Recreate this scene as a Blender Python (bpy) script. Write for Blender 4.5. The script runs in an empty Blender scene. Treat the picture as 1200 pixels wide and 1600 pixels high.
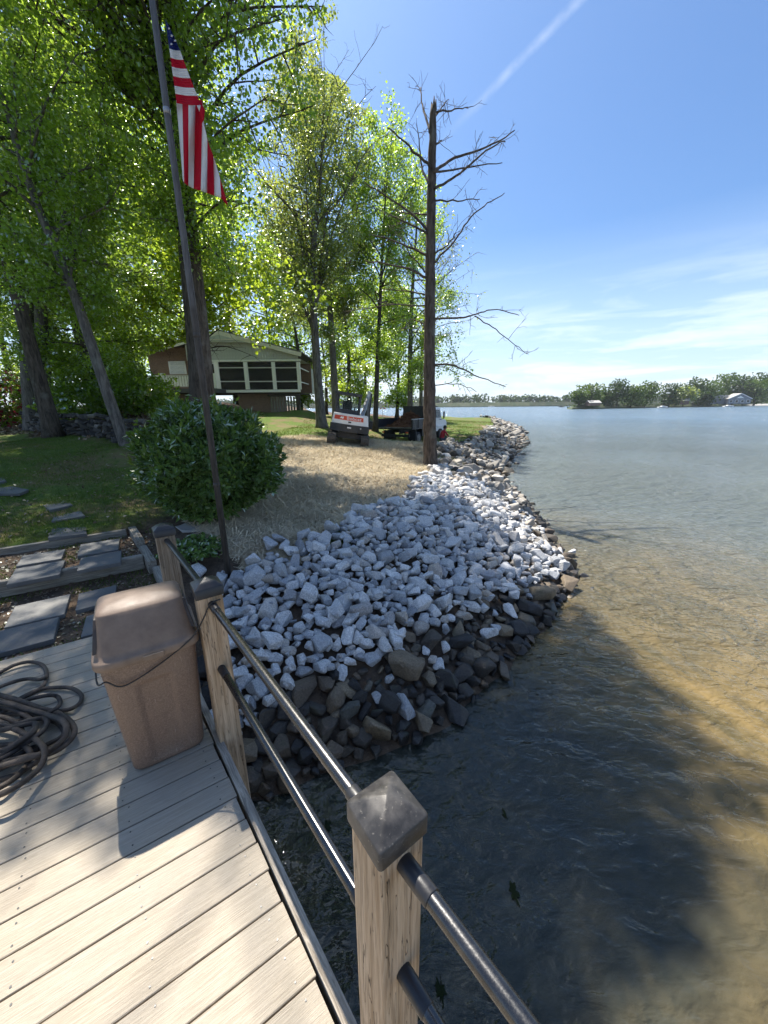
import bpy, bmesh, math, random
import numpy as np
from mathutils import Vector, Matrix, noise as mnoise

random.seed(7)
rng = np.random.default_rng(7)
sc = bpy.context.scene
COL = sc.collection

# ------------------------------------------------------------------ camera
F, H = 585.0, 2.03                       # focal length in photo pixels, eye height over the dock
PITCH, ROLL = math.atan(166 / F), math.radians(0.5)
cp, sp, cr, sr = math.cos(PITCH), math.sin(PITCH), math.cos(ROLL), math.sin(ROLL)
cam = bpy.data.cameras.new('camera')
cam.sensor_fit = 'VERTICAL'; cam.sensor_height = 32.0; cam.sensor_width = 24.0
cam.lens = 32.0 * F / 1600.0
cam.clip_start = 0.05; cam.clip_end = 6000
camo = bpy.data.objects.new('camera', cam); COL.objects.link(camo)
_r, _d, _f = Vector((1, 0, 0)), Vector((0, -sp, -cp)), Vector((0, cp, -sp))
_right = _r * cr + _d * sr
_down = _d * cr - _r * sr
M3 = Matrix((_right, -_down, -_f)).transposed()
camo.matrix_world = Matrix.Translation((0, 0, H)) @ M3.to_4x4()
sc.camera = camo

# ------------------------------------------------------------------ sky and sun
SUN_EL, SUN_AZ = math.radians(61), math.radians(-33)     # azimuth from +Y towards +X
to_sun = Vector((math.sin(SUN_AZ) * math.cos(SUN_EL), math.cos(SUN_AZ) * math.cos(SUN_EL), math.sin(SUN_EL)))
sun = bpy.data.lights.new('sun', 'SUN'); sun.energy = 4.7; sun.angle = math.radians(0.53); sun.color = (1.0, 0.94, 0.84)
suno = bpy.data.objects.new('sun', sun); COL.objects.link(suno)
suno.rotation_mode = 'QUATERNION'; suno.rotation_quaternion = to_sun.to_track_quat('Z', 'Y')
sc.view_settings.view_transform = 'Standard'; sc.view_settings.look = 'None'
sc.view_settings.exposure = 1.2; sc.view_settings.gamma = 1.0
sc.view_settings.use_curve_mapping = False
sc.render.engine = 'CYCLES'
sc.cycles.max_bounces = 9; sc.cycles.diffuse_bounces = 5; sc.cycles.glossy_bounces = 3
sc.cycles.transmission_bounces = 4; sc.cycles.transparent_max_bounces = 8
sc.cycles.caustics_reflective = False; sc.cycles.caustics_refractive = False
sc.cycles.use_adaptive_sampling = True; sc.cycles.adaptive_threshold = .025
sc.cycles.use_denoising = True; sc.cycles.sample_clamp_indirect = 6.0

def ray(u, v):
    x, y = (u - 600) / F, (v - 800) / F
    x2, y2 = cr * x - sr * y, sr * x + cr * y
    return np.array([x2, cp - y2 * sp, -sp - y2 * cp])
def atz(u, v, z):
    d = ray(u, v); return np.array([0, 0, H]) + d * ((z - H) / d[2])
def aty(u, v, Y):
    d = ray(u, v); return np.array([0, 0, H]) + d * (Y / d[1])
def pix(P):
    P = np.atleast_2d(P); X, Y, Z = P[:, 0], P[:, 1], P[:, 2] - H
    fw = Y * cp - Z * sp; up = Y * sp + Z * cp
    fw = np.where(fw < .05, .05, fw)
    x, y = X / fw, -up / fw
    return 600 + F * (cr * x + sr * y), 800 + F * (-sr * x + cr * y)

class NT:
    """short-hand for building node trees"""
    def __init__(s, tree): s.t = tree; s.n = tree.nodes; s.l = tree.links
    def add(s, kind, ins=None, **kw):
        nd = s.n.new(kind)
        for k, v in kw.items(): setattr(nd, k, v)
        for k, v in (ins or {}).items(): s.set(nd, k, v)
        return nd
    def set(s, nd, k, v):
        sock = nd.inputs[k]
        if hasattr(v, 'is_output') or isinstance(v, bpy.types.NodeSocket): s.l.new(v, sock)
        elif isinstance(v, bpy.types.Node): s.l.new(v.outputs[0], sock)
        else: sock.default_value = v
    def math(s, op, a, b=0.5, clamp=False):
        nd = s.add('ShaderNodeMath', {0: a, 1: b}, operation=op, use_clamp=clamp); return nd.outputs[0]
    def vmath(s, op, a, b=(0, 0, 0), out=0):
        nd = s.add('ShaderNodeVectorMath', {0: a, 1: b}, operation=op); return nd.outputs[out]
    def noise(s, vec, scale, detail=4, rough=.55, dist=0.0, out=0):
        nd = s.add('ShaderNodeTexNoise', {'Vector': vec, 'Scale': scale, 'Detail': detail, 'Roughness': rough, 'Distortion': dist}); return nd.outputs[out]
    def ramp(s, fac, stops, mode='LINEAR'):
        nd = s.add('ShaderNodeValToRGB', {0: fac}); cr_ = nd.color_ramp; cr_.interpolation = mode
        while len(cr_.elements) < len(stops): cr_.elements.new(.5)
        for e, (p, c) in zip(cr_.elements, stops):
            e.position = p; e.color = (*c, 1) if len(c) == 3 else c
        return nd.outputs[0]
    def mapr(s, v, a, b, c=0.0, d=1.0):
        nd = s.add('ShaderNodeMapRange', {0: v, 1: a, 2: b, 3: c, 4: d}); nd.clamp = True; return nd.outputs[0]
    def mix(s, f, a, b, blend='MIX'):
        nd = s.add('ShaderNodeMix', data_type='RGBA', blend_type=blend)
        s.set(nd, 0, f); s.set(nd, 6, a if not isinstance(a, tuple) else (*a, 1)[:4]); s.set(nd, 7, b if not isinstance(b, tuple) else (*b, 1)[:4])
        return nd.outputs[2]
    def mapping(s, vec, scale=(1, 1, 1), rot=(0, 0, 0)):
        return s.add('ShaderNodeMapping', {'Vector': vec, 'Scale': scale, 'Rotation': rot}).outputs[0]
    def bump(s, h, strength=.3, dist=.02, normal=None):
        nd = s.add('ShaderNodeBump', {'Height': h, 'Strength': strength, 'Distance': dist})
        if normal is not None: s.set(nd, 'Normal', normal)
        return nd.outputs[0]

def build_world():
    w = bpy.data.worlds.new('World'); sc.world = w; w.use_nodes = True
    w.node_tree.nodes.clear(); T = NT(w.node_tree)
    sky = T.add('ShaderNodeTexSky', sky_type='NISHITA', sun_disc=False, sun_elevation=SUN_EL, sun_rotation=SUN_AZ,
                altitude=200, air_density=1.0, dust_density=1.6, ozone_density=2.5)
    gen = T.add('ShaderNodeTexCoord').outputs['Generated']
    sep = T.add('ShaderNodeSeparateXYZ', {0: gen})
    zz = T.math('ADD', T.math('MAXIMUM', sep.outputs[2], 0.0), 0.09)
    pr = T.add('ShaderNodeCombineXYZ', {0: T.math('DIVIDE', sep.outputs[0], zz), 1: T.math('DIVIDE', sep.outputs[1], zz), 2: 0.0})
    # wispy cirrus, drawn out across the sky
    a = T.noise(T.mapping(pr.outputs[0], (.22, .62, 1), (0, 0, .35)), 1.0, 7, .62, .9)
    b = T.noise(T.mapping(pr.outputs[0], (.10, .16, 1), (0, 0, -.3)), 1.0, 3, .5, .4)
    c1 = T.math('MULTIPLY', T.mapr(a, .46, .78), T.mapr(b, .42, .66))
    # low bank of thin cloud towards the horizon
    low = T.noise(T.mapping(gen, (2.2, 2.2, 17)), 1.6, 7, .6, .5)
    band = T.math('MULTIPLY', T.mapr(sep.outputs[2], .30, .08), T.mapr(sep.outputs[2], -.02, .03))
    c2 = T.math('MULTIPLY', T.mapr(low, .47, .72), band)
    # vapour trail along one great circle
    d1, d2 = Vector(ray(905, 0)).normalized(), Vector(ray(705, 205)).normalized()
    n = d1.cross(d2).normalized(); tdir = (d2 - d1).normalized()
    wob = T.math('MULTIPLY', T.math('SUBTRACT', T.noise(gen, 9, 3), .5), .008)
    off = T.math('ABSOLUTE', T.math('ADD', T.vmath('DOT_PRODUCT', gen, tuple(n), 1), wob))
    al = T.vmath('DOT_PRODUCT', gen, tuple(tdir), 1)
    e0, e1 = d1.dot(tdir), d2.dot(tdir)
    trail = T.math('MULTIPLY', T.mapr(off, .009, .001), T.math('MULTIPLY', T.mapr(al, e1 + .03, e1 - .12), T.mapr(al, e0 - .75, e0 - .45)))
    trail = T.math('MULTIPLY', trail, T.mapr(T.noise(gen, 26, 5, .65), .36, .66, .25, 1))
    fac = T.math('ADD', T.math('ADD', T.math('MULTIPLY', c1, .42), T.math('MULTIPLY', c2, .75)), T.math('MULTIPLY', trail, .2), clamp=True)
    tint = T.mix(1.0, sky.outputs[0], (.72, .93, 1.13), 'MULTIPLY')
    pale = T.mapr(sep.outputs[2], .34, .0, 0, .55)          # air thickens towards the horizon all round
    colr = T.mix(fac, T.mix(pale, tint, (6.6, 7.6, 8.6)), (7.8, 8.3, 8.9))
    bg = T.add('ShaderNodeBackground', {'Color': colr, 'Strength': 0.074})
    out = T.add('ShaderNodeOutputWorld', {'Surface': bg})
build_world()

# ------------------------------------------------------------------ mesh helpers
class MB:
    def __init__(s): s.v = []; s.f = []; s.m = []
    def add(s, vs, fs, mi=0):
        o = len(s.v); s.v.extend([tuple(map(float, p)) for p in vs]); s.f.extend([tuple(i + o for i in f) for f in fs]); s.m.extend([mi] * len(fs)); return s
    def box(s, c, size, rz=0.0, mi=0, M=None, taper=None):
        hx, hy, hz = size[0] / 2, size[1] / 2, size[2] / 2
        t = taper if taper else 1.0
        vs = [(-hx, -hy, -hz), (hx, -hy, -hz), (hx, hy, -hz), (-hx, hy, -hz), (-hx * t, -hy * t, hz), (hx * t, -hy * t, hz), (hx * t, hy * t, hz), (-hx * t, hy * t, hz)]
        R = Matrix.Rotation(rz, 3, 'Z') if M is None else M
        vs = [tuple(R @ Vector(p) + Vector(c)) for p in vs]
        return s.add(vs, [(0, 3, 2, 1), (4, 5, 6, 7), (0, 1, 5, 4), (1, 2, 6, 5), (2, 3, 7, 6), (3, 0, 4, 7)], mi)
    def bar(s, a, b, w, h, mi=0, up=(0, 0, 1)):
        a, b = Vector(a), Vector(b); d = (b - a); L = d.length; d.normalize()
        u = Vector(up); x = d.cross(u)
        if x.length < 1e-4: x = d.cross(Vector((1, 0, 0)))
        x.normalize(); z = x.cross(d)
        M = Matrix((x, d, z)).transposed()
        return s.box((a + b) / 2, (w, L, h), mi=mi, M=M)
    def tube(s, pts, rad, n=8, mi=0, caps=True):
        P = [Vector(p) for p in pts]; m = len(P)
        R = [rad] * m if isinstance(rad, (int, float)) else list(rad)
        t0 = (P[1] - P[0]).normalized()
        ref = Vector((0, 0, 1)) if abs(t0.z) < .9 else Vector((1, 0, 0))
        x = t0.cross(ref).normalized(); vs = []
        for i in range(m):
            t = (P[min(i + 1, m - 1)] - P[max(i - 1, 0)])
            if t.length < 1e-9: t = t0.copy()
            t.normalize(); x = x - t * x.dot(t)
            if x.length < 1e-5: x = t.orthogonal()
            x.normalize(); y = t.cross(x)
            for k in range(n):
                a = 2 * math.pi * k / n
                vs.append(P[i] + (x * math.cos(a) + y * math.sin(a)) * R[i])
        fs = [(i * n + k, i * n + (k + 1) % n, (i + 1) * n + (k + 1) % n, (i + 1) * n + k) for i in range(m - 1) for k in range(n)]
        if caps: fs += [tuple(range(n - 1, -1, -1)), tuple((m - 1) * n + k for k in range(n))]
        return s.add(vs, fs, mi)
    def loft(s, rings, mi=0, cap0=True, cap1=True):
        n = len(rings[0]); vs = [p for r in rings for p in r]
        fs = [(i * n + k, i * n + (k + 1) % n, (i + 1) * n + (k + 1) % n, (i + 1) * n + k) for i in range(len(rings) - 1) for k in range(n)]
        if cap0: fs.append(tuple(range(n - 1, -1, -1)))
        if cap1: fs.append(tuple((len(rings) - 1) * n + k for k in range(n)))
        return s.add(vs, fs, mi)
    def prism(s, poly, y0, y1, mi=0):
        """poly of (x,z) extruded along y"""
        n = len(poly)
        vs = [(p[0], y0, p[1]) for p in poly] + [(p[0], y1, p[1]) for p in poly]
        fs = [tuple(range(n)), tuple(range(2 * n - 1, n - 1, -1))] + [(i, i + n, (i + 1) % n + n, (i + 1) % n) for i in range(n)]
        return s.add(vs, fs, mi)
    def xf(s, M): s.v = [tuple(M @ Vector(p)) for p in s.v]; return s
    def build(s, name, mats, parent=None, smooth=False, bevel=0.0):
        me = bpy.data.meshes.new(name); me.from_pydata(s.v, [], s.f); me.update()
        ms = mats if isinstance(mats, (list, tuple)) else [mats]
        for m in ms: me.materials.append(m)
        if len(ms) > 1: me.polygons.foreach_set('material_index', s.m)
        bm = bmesh.new(); bm.from_mesh(me); bmesh.ops.recalc_face_normals(bm, faces=bm.faces)
        if bevel: bmesh.ops.bevel(bm, geom=bm.edges[:], offset=bevel, segments=2, affect='EDGES', profile=.6, clamp_overlap=True)
        bm.to_mesh(me); bm.free()
        if smooth: me.polygons.foreach_set('use_smooth', [True] * len(me.polygons))
        return link(name, me, parent)

def link(name, me, parent=None):
    o = bpy.data.objects.new(name, me); COL.objects.link(o)
    if parent is not None: o.parent = parent
    return o
def empty(name, loc=(0, 0, 0), rz=0.0):
    o = bpy.data.objects.new(name, None); COL.objects.link(o); o.location = loc; o.rotation_euler = (0, 0, rz); o.empty_display_size = .2
    return o
def tag(o, label=None, cat=None, group=None, kind=None):
    if label: o['label'] = label
    if cat: o['category'] = cat
    if group: o['group'] = group
    if kind: o['kind'] = kind
    return o
def np_mesh(name, V, FA, mat, smooth=False):
    """V (n,3) FA (m,k)"""
    me = bpy.data.meshes.new(name); k = FA.shape[1]
    me.vertices.add(len(V)); me.vertices.foreach_set('co', np.ascontiguousarray(V, np.float32).ravel())
    me.loops.add(FA.size); me.loops.foreach_set('vertex_index', np.ascontiguousarray(FA, np.int32).ravel())
    me.polygons.add(len(FA)); me.polygons.foreach_set('loop_start', np.arange(0, FA.size, k, dtype=np.int32))
    me.polygons.foreach_set('loop_total', np.full(len(FA), k, np.int32))
    if smooth: me.polygons.foreach_set('use_smooth', np.ones(len(FA), bool))
    me.update(calc_edges=True); me.materials.append(mat)
    return me
def unit(a): return a / (np.linalg.norm(a, axis=-1, keepdims=True) + 1e-9)
LEAF4 = (np.array([[0, 0, 0], [-.42, .42, .10], [0, 1, -.06], [.42, .42, .10]]), np.array([[0, 1, 2], [0, 2, 3]]))
LEAF5 = (np.array([[0, 0, 0], [-.5, .35, .12], [-.3, .75, .02], [0, 1, -.1], [.3, .75, .02], [.5, .35, .12]]), np.array([[0, 1, 2], [0, 2, 3], [0, 3, 4], [0, 4, 5]]))
LAUREL = (np.array([[0, 0, 0], [-.19, .45, .06], [0, .5, -.01], [.19, .45, .06], [0, 1, -.12]]), np.array([[0, 1, 2], [0, 2, 3], [1, 4, 2], [2, 4, 3]]))
def leaf_mesh(name, C, size, mat, r, tmpl=LEAF4, axis=None, flat=.8, spread=1.0):
    n = len(C); tv, tf = tmpl
    nor = unit(r.normal(size=(n, 3)) + np.array([0, 0, flat]))
    if axis is None: ax = r.normal(size=(n, 3)) + np.array([0, 0, -.35])
    else: ax = axis + r.normal(size=(n, 3)) * spread
    ax = unit(ax - nor * (ax * nor).sum(1, keepdims=True)); sd = np.cross(ax, nor)
    sz = (size * r.uniform(.6, 1.25, n))[:, None, None]
    V = C[:, None, :] + sz * (tv[None, :, 0:1] * sd[:, None, :] + tv[None, :, 1:2] * ax[:, None, :] + tv[None, :, 2:3] * nor[:, None, :])
    FA = (tf[None] + (np.arange(n) * len(tv))[:, None, None]).reshape(-1, 3)
    return np_mesh(name, V.reshape(-1, 3), FA, mat)
def catmull(P, sub=6, closed=False):
    P = [np.array(p, float) for p in P]; out = []
    n = len(P)
    for i in range(n if closed else n - 1):
        p0, p1, p2, p3 = (P[(i - 1) % n], P[i], P[(i + 1) % n], P[(i + 2) % n]) if closed else (P[max(i - 1, 0)], P[i], P[i + 1], P[min(i + 2, n - 1)])
        for k in range(sub):
            t = k / sub
            out.append(.5 * ((2 * p1) + (-p0 + p2) * t + (2 * p0 - 5 * p1 + 4 * p2 - p3) * t * t + (-p0 + 3 * p1 - 3 * p2 + p3) * t ** 3))
    if not closed: out.append(P[-1])
    return out

# ------------------------------------------------------------------ materials
MATS = {}
def mat(name, fn):
    m = bpy.data.materials.new(name); m.use_nodes = True; m.node_tree.nodes.clear(); T = NT(m.node_tree)
    surf = fn(T); T.add('ShaderNodeOutputMaterial', {'Surface': surf}); MATS[name] = m; return m
def P(T, col, rough=.6, normal=None, metal=0.0, spec=.5, **kw):
    ins = {'Base Color': (*col, 1) if isinstance(col, tuple) and len(col) == 3 else col, 'Roughness': rough, 'Metallic': metal, 'Specular IOR Level': spec}
    if normal is not None: ins['Normal'] = normal
    ins.update(kw)
    return T.add('ShaderNodeBsdfPrincipled', ins).outputs[0]
def pos(T): return T.add('ShaderNodeNewGeometry').outputs['Position']
def obj_co(T): return T.add('ShaderNodeTexCoord').outputs['Object']
def obj_rand(T): return T.add('ShaderNodeObjectInfo').outputs['Random']
def isl_rand(T): return T.add('ShaderNodeNewGeometry').outputs['Random Per Island']

def m_plain(name, col, rough=.55, metal=0.0, var=.15, scale=9, bump=.1, spec=.5):
    def fn(T):
        n = T.noise(obj_co(T), scale, 5, .6)
        c = T.mix(T.mapr(n, .3, .7), tuple(x * (1 - var) for x in col), tuple(min(1, x * (1 + var)) for x in col))
        r = T.mapr(T.noise(obj_co(T), scale * 3, 3), .3, .7, rough * .85, min(1, rough * 1.15))
        return P(T, c, r, T.bump(T.noise(obj_co(T), scale * 6, 3), bump, .004), metal, spec)
    return mat(name, fn)

def rock_fn(kind):
    def fn(T):
        co = pos(T); rnd = T.math('FRACT', T.math('ADD', obj_rand(T), T.math('MULTIPLY', isl_rand(T), 7.13)))
        big = T.noise(co, 5, 4, .6); fine = T.noise(co, 55, 4, .7); speck = T.noise(co, 140, 2, .5)
        if kind == 'granite':
            base = T.ramp(rnd, [(0, (.27, .28, .295)), (.2, (.42, .425, .43)), (.5, (.58, .58, .575)), (.78, (.72, .705, .68)), (.9, (.44, .38, .31)), (1, (.34, .35, .375))])
            c = T.mix(T.mapr(fine, .35, .68), T.mix(1, base, (.60, .61, .64), 'MULTIPLY'), T.mix(1, base, (1.16, 1.15, 1.13), 'MULTIPLY'))
            c = T.mix(T.mapr(speck, .60, .70), c, (.15, .155, .165))
            c = T.mix(T.mapr(big, .62, .80), c, T.mix(1, c, (.78, .70, .60), 'MULTIPLY'))
            rough = .8
        elif kind == 'dark':
            base = T.ramp(rnd, [(0, (.028, .028, .030)), (.35, (.055, .050, .045)), (.6, (.085, .068, .052)), (.8, (.13, .10, .072)), (.92, (.21, .165, .11)), (1, (.075, .08, .075))])
            c = T.mix(T.mapr(fine, .3, .7), T.mix(1, base, (.6, .6, .6), 'MULTIPLY'), T.mix(1, base, (1.35, 1.33, 1.28), 'MULTIPLY'))
            c = T.mix(T.mapr(big, .58, .75, 0, .5), c, (.06, .07, .035))
            z = T.add('ShaderNodeSeparateXYZ', {0: co}).outputs[2]
            wet = T.math('ADD', z, T.math('MULTIPLY', big, .3))
            c = T.mix(T.mapr(wet, -.72, -.95), c, T.mix(1, c, (.42, .42, .42), 'MULTIPLY'))
            rough = T.mapr(wet, -.72, -.95, .75, .28)
        elif kind == 'old':
            base = T.ramp(rnd, [(0, (.16, .15, .14)), (.35, (.29, .27, .245)), (.6, (.34, .31, .27)), (.8, (.52, .50, .47)), (1, (.24, .21, .18))])
            c = T.mix(T.mapr(fine, .3, .7), T.mix(1, base, (.65, .64, .62), 'MULTIPLY'), T.mix(1, base, (1.2, 1.2, 1.18), 'MULTIPLY'))
            z = T.add('ShaderNodeSeparateXYZ', {0: co}).outputs[2]
            wet = T.math('ADD', z, T.math('MULTIPLY', big, .25))
            c = T.mix(T.mapr(wet, -.72, -.9), c, T.mix(1, c, (.4, .38, .34), 'MULTIPLY'))
            rough = .8
        else:
            base = T.ramp(rnd, [(0, (.03, .029, .028)), (.5, (.06, .056, .052)), (.85, (.10, .092, .084)), (1, (.17, .155, .135))])
            c = T.mix(T.mapr(fine, .3, .7), T.mix(1, base, (.6, .6, .6), 'MULTIPLY'), T.mix(1, base, (1.3, 1.3, 1.25), 'MULTIPLY'))
            rough = .85
        h = T.math('ADD', T.noise(co, 22, 5, .65), T.math('MULTIPLY', fine, .5))
        return P(T, c, rough, T.bump(h, .55, .02), 0, .4)
    return fn
m_granite = mat('granite', rock_fn('granite')); m_dark = mat('dark_stone', rock_fn('dark')); m_old = mat('old_stone', rock_fn('old')); m_wallstone = mat('wall_stone', rock_fn('wall'))

def leaf_fn(dark, light, trans, tw=.5, gloss=.12, tvar=.5):
    def fn(T):
        rnd = isl_rand(T)
        big = T.noise(pos(T), .55, 2, .5)
        f = T.math('ADD', T.math('MULTIPLY', rnd, .6), T.math('MULTIPLY', T.mapr(big, .35, .65), .4))
        c = T.mix(f, dark, light)
        tcol = T.mix(f, tuple(x * (1 - tvar) for x in trans), trans)
        d = T.add('ShaderNodeBsdfDiffuse', {'Color': c, 'Roughness': .6}).outputs[0]
        t = T.add('ShaderNodeBsdfTranslucent', {'Color': tcol}).outputs[0]
        g = T.add('ShaderNodeBsdfGlossy', {'Color': (.8, .85, .8, 1), 'Roughness': .38}).outputs[0]
        s = T.add('ShaderNodeMixShader', {0: tw, 1: d, 2: t}).outputs[0]
        fr = T.math('MULTIPLY', T.add('ShaderNodeFresnel', {'IOR': 1.4}).outputs[0], gloss * 2.6, clamp=True)
        return T.add('ShaderNodeMixShader', {0: fr, 1: s, 2: g}).outputs[0]
    return fn
m_leaf = mat('leaf_spring', leaf_fn((.055, .11, .018), (.13, .21, .03), (.58, .82, .08), .62))
m_leaf_deep = mat('leaf_deep', leaf_fn((.042, .09, .018), (.10, .17, .03), (.50, .74, .08), .60))
m_leaf_pale = mat('leaf_pale', leaf_fn((.08, .13, .03), (.17, .235, .055), (.55, .64, .11), .5))
m_leaf_yel = mat('leaf_yellow', leaf_fn((.10, .17, .015), (.20, .29, .03), (.66, .84, .06), .6))
m_laurel = mat('leaf_laurel', leaf_fn((.055, .115, .030), (.15, .25, .065), (.20, .34, .03), .30, .12))
m_laurel_new = mat('leaf_laurel_new', leaf_fn((.10, .17, .035), (.20, .29, .06), (.3, .42, .04), .32, .10))
m_far_leaf = mat('leaf_far', leaf_fn((.04, .085, .022), (.10, .17, .035), (.18, .27, .04), .35, .02))
m_far_leaf_b = mat('leaf_far_deep', leaf_fn((.022, .052, .020), (.06, .11, .032), (.10, .16, .03), .33, .02))
m_azalea = mat('azalea_flower', leaf_fn((.30, .03, .06), (.55, .09, .12), (.6, .1, .12), .4))
m_shrub_yel = mat('shrub_yellow', leaf_fn((.16, .17, .03), (.30, .30, .05), (.5, .5, .06), .4))
m_litter = mat('leaf_litter', leaf_fn((.10, .07, .045), (.30, .22, .15), (.1, .07, .03), .15, .05))

def bark_fn(a, b, sc_=1.0):
    def fn(T):
        co = T.mapping(pos(T), (9 * sc_, 9 * sc_, 1.6 * sc_)); n = T.noise(co, 1.6, 6, .65, .6); l = T.noise(pos(T), 1.4, 4, .6)
        c = T.mix(T.mapr(n, .34, .66), a, b)
        c = T.mix(T.mapr(l, .56, .72, 0, .55), c, (.19, .20, .17))
        return P(T, c, .92, T.bump(n, .9, .05), 0, .2)
    return fn
m_bark = mat('bark_brown', bark_fn((.030, .025, .020), (.115, .096, .078)))
m_bark_grey = mat('bark_grey', bark_fn((.055, .05, .045), (.19, .175, .155)))
m_bark_dead = mat('bark_dead', bark_fn((.035, .028, .023), (.15, .118, .095), .9))

def board_fn(T):
    co = T.add('ShaderNodeTexCoord').outputs['Object']; rnd = obj_rand(T)
    off = T.vmath('ADD', co, T.add('ShaderNodeCombineXYZ', {0: T.math('MULTIPLY', rnd, 37.0), 1: T.math('MULTIPLY', rnd, 11.0), 2: 0.0}).outputs[0])
    g = T.noise(T.mapping(off, (1.5, 46, 1)), 2.2, 5, .6, 2.2); g2 = T.noise(T.mapping(off, (5, 150, 1)), 2.2, 3, .6)
    st = T.noise(off, 2.6, 4, .6)
    c = T.mix(T.mapr(g, .40, .60), (.295, .25, .187), (.385, .33, .255))
    c = T.mix(T.mapr(g2, .46, .62, 0, .38), c, (.25, .21, .16))
    c = T.mix(T.mapr(st, .35, .7, 0, .35), c, (.34, .31, .27))
    c = T.mix(T.mapr(T.noise(co, 30, 3, .7), .66, .74, 0, .45), c, (.22, .2, .17))
    h = T.math('ADD', g, T.math('MULTIPLY', g2, .7))
    return P(T, c, .62, T.bump(h, .5, .006), 0, .35)
m_board = mat('composite_board', board_fn)
def timber_fn(a, b, crack=.0):
    def fn(T):
        co = obj_co(T); rnd = obj_rand(T)
        off = T.vmath('ADD', co, T.add('ShaderNodeCombineXYZ', {0: T.math('MULTIPLY', rnd, 9.0), 1: T.math('MULTIPLY', rnd, 5.0), 2: T.math('MULTIPLY', rnd, 3.0)}).outputs[0])
        g = T.noise(T.mapping(off, (26, 26, 1.3)), 1.4, 5, .6, 1.1); fine = T.noise(T.mapping(off, (120, 120, 4)), 1.2, 3, .6)
        c = T.mix(T.mapr(g, .36, .64), a, b)
        c = T.mix(T.mapr(fine, .5, .62, 0, .5), c, tuple(x * .55 for x in a))
        cr_ = T.noise(T.mapping(off, (34, 34, 2.2)), 1.7, 2, .5, .3)
        ck = T.mapr(T.math('ABSOLUTE', T.math('SUBTRACT', cr_, .62)), .0, .012, 1, 0)
        c = T.mix(T.math('MULTIPLY', ck, crack), c, (.03, .022, .016))
        h = T.math('SUBTRACT', T.math('ADD', g, T.math('MULTIPLY', fine, .4)), T.math('MULTIPLY', ck, 1.2 * crack))
        return P(T, c, .85, T.bump(h, .7, .008), 0, .25)
    return fn
m_post = mat('post_wood', timber_fn((.34, .235, .14), (.55, .42, .29), .9))
m_post_old = mat('post_wood_weathered', timber_fn((.20, .155, .11), (.34, .28, .21), .8))
m_timber = mat('timber_weathered', timber_fn((.17, .155, .125), (.31, .29, .25), .7))
def trim_fn(T):
    co = T.mapping(obj_co(T), (3.0, 34, 34)); g = T.noise(co, 1.6, 6, .7, 1.2); st = T.noise(obj_co(T), 6, 4, .6)
    c = T.mix(T.mapr(g, .36, .62), (.17, .145, .115), (.42, .37, .305)); c = T.mix(T.mapr(st, .5, .75, 0, .5), c, (.13, .12, .11))
    return P(T, c, .95, T.bump(g, .7, .006), 0, .1)
m_trim = mat('edge_trim_wood', trim_fn)
def rail_fn(T):
    n = T.noise(pos(T), 40, 4, .6); sc2 = T.noise(pos(T), 300, 2)
    c = T.mix(T.mapr(n, .4, .7), (.075, .074, .074), (.105, .102, .098))
    return P(T, c, T.mapr(sc2, .3, .7, .20, .32), None, .92, .5)
m_rail = mat('rail_metal', rail_fn)
m_black = m_plain('black_plastic', (.018, .018, .02), .38, 0, .2, 20, .1)
m_rubber = m_plain('black_rubber', (.022, .021, .02), .75, 0, .3, 12, .3)
def cap_fn(T):
    n = T.noise(pos(T), 26, 5, .65); d = T.noise(pos(T), 120, 3, .6)
    c = T.mix(T.mapr(n, .40, .68), (.035, .033, .032), (.075, .07, .066)); c = T.mix(T.mapr(d, .62, .72, 0, .5), c, (.24, .22, .19))
    return P(T, c, T.mapr(n, .35, .7, .40, .58), T.bump(d, .15, .002), .25, .5)
m_cap = mat('cap_metal', cap_fn)
def can_fn(T):
    co = obj_co(T); sp_ = T.noise(co, 150, 3, .6); st = T.noise(T.mapping(co, (5, 5, 1.5)), 2, 5, .6); sc2 = T.noise(T.mapping(co, (60, 60, 5)), 2, 3, .5)
    c = T.mix(T.mapr(sp_, .38, .66), (.140, .094, .068), (.245, .170, .127)); c = T.mix(T.mapr(st, .45, .7, 0, .5), c, (.22, .155, .11))
    c = T.mix(T.mapr(sc2, .69, .74, 0, .45), c, (.42, .33, .27))
    return P(T, c, T.mapr(st, .3, .7, .42, .6), T.bump(sp_, .25, .003), 0, .45)
m_can = mat('can_plastic', can_fn)
m_lid = mat('lid_plastic', lambda T: P(T, T.mix(T.mapr(T.noise(obj_co(T), 7, 5, .65), .35, .7), (.15, .105, .075), (.235, .17, .125)), T.mapr(T.noise(obj_co(T), 12, 3), .3, .7, .52, .66), T.bump(T.noise(obj_co(T), 160, 3), .18, .003), 0, .5))
m_flap = m_plain('flap_plastic', (.045, .034, .028), .5)
def rope_fn(T):
    n = T.noise(pos(T), 14, 4, .6); tw = T.noise(pos(T), 220, 2)
    c = T.mix(T.mapr(n, .35, .65), (.040, .034, .030), (.105, .085, .068))
    return P(T, c, .8, T.bump(tw, .6, .006), 0, .3)
m_rope = mat('rope_fibre', rope_fn)
def paver_fn(T):
    co = pos(T); n = T.noise(co, 3.2, 5, .65); f = T.noise(co, 40, 4, .65); rnd = obj_rand(T)
    c = T.mix(rnd, (.088, .092, .096), (.135, .135, .132)); c = T.mix(T.mapr(n, .35, .7), c, T.mix(1, c, (1.5, 1.45, 1.35), 'MULTIPLY')); c = T.mix(T.mapr(f, .6, .75, 0, .5), c, (.22, .21, .19))
    return P(T, c, .8, T.bump(T.math('ADD', n, T.math('MULTIPLY', f, .3)), .4, .02), 0, .35)
m_paver = mat('slate_paver', paver_fn)
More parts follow.
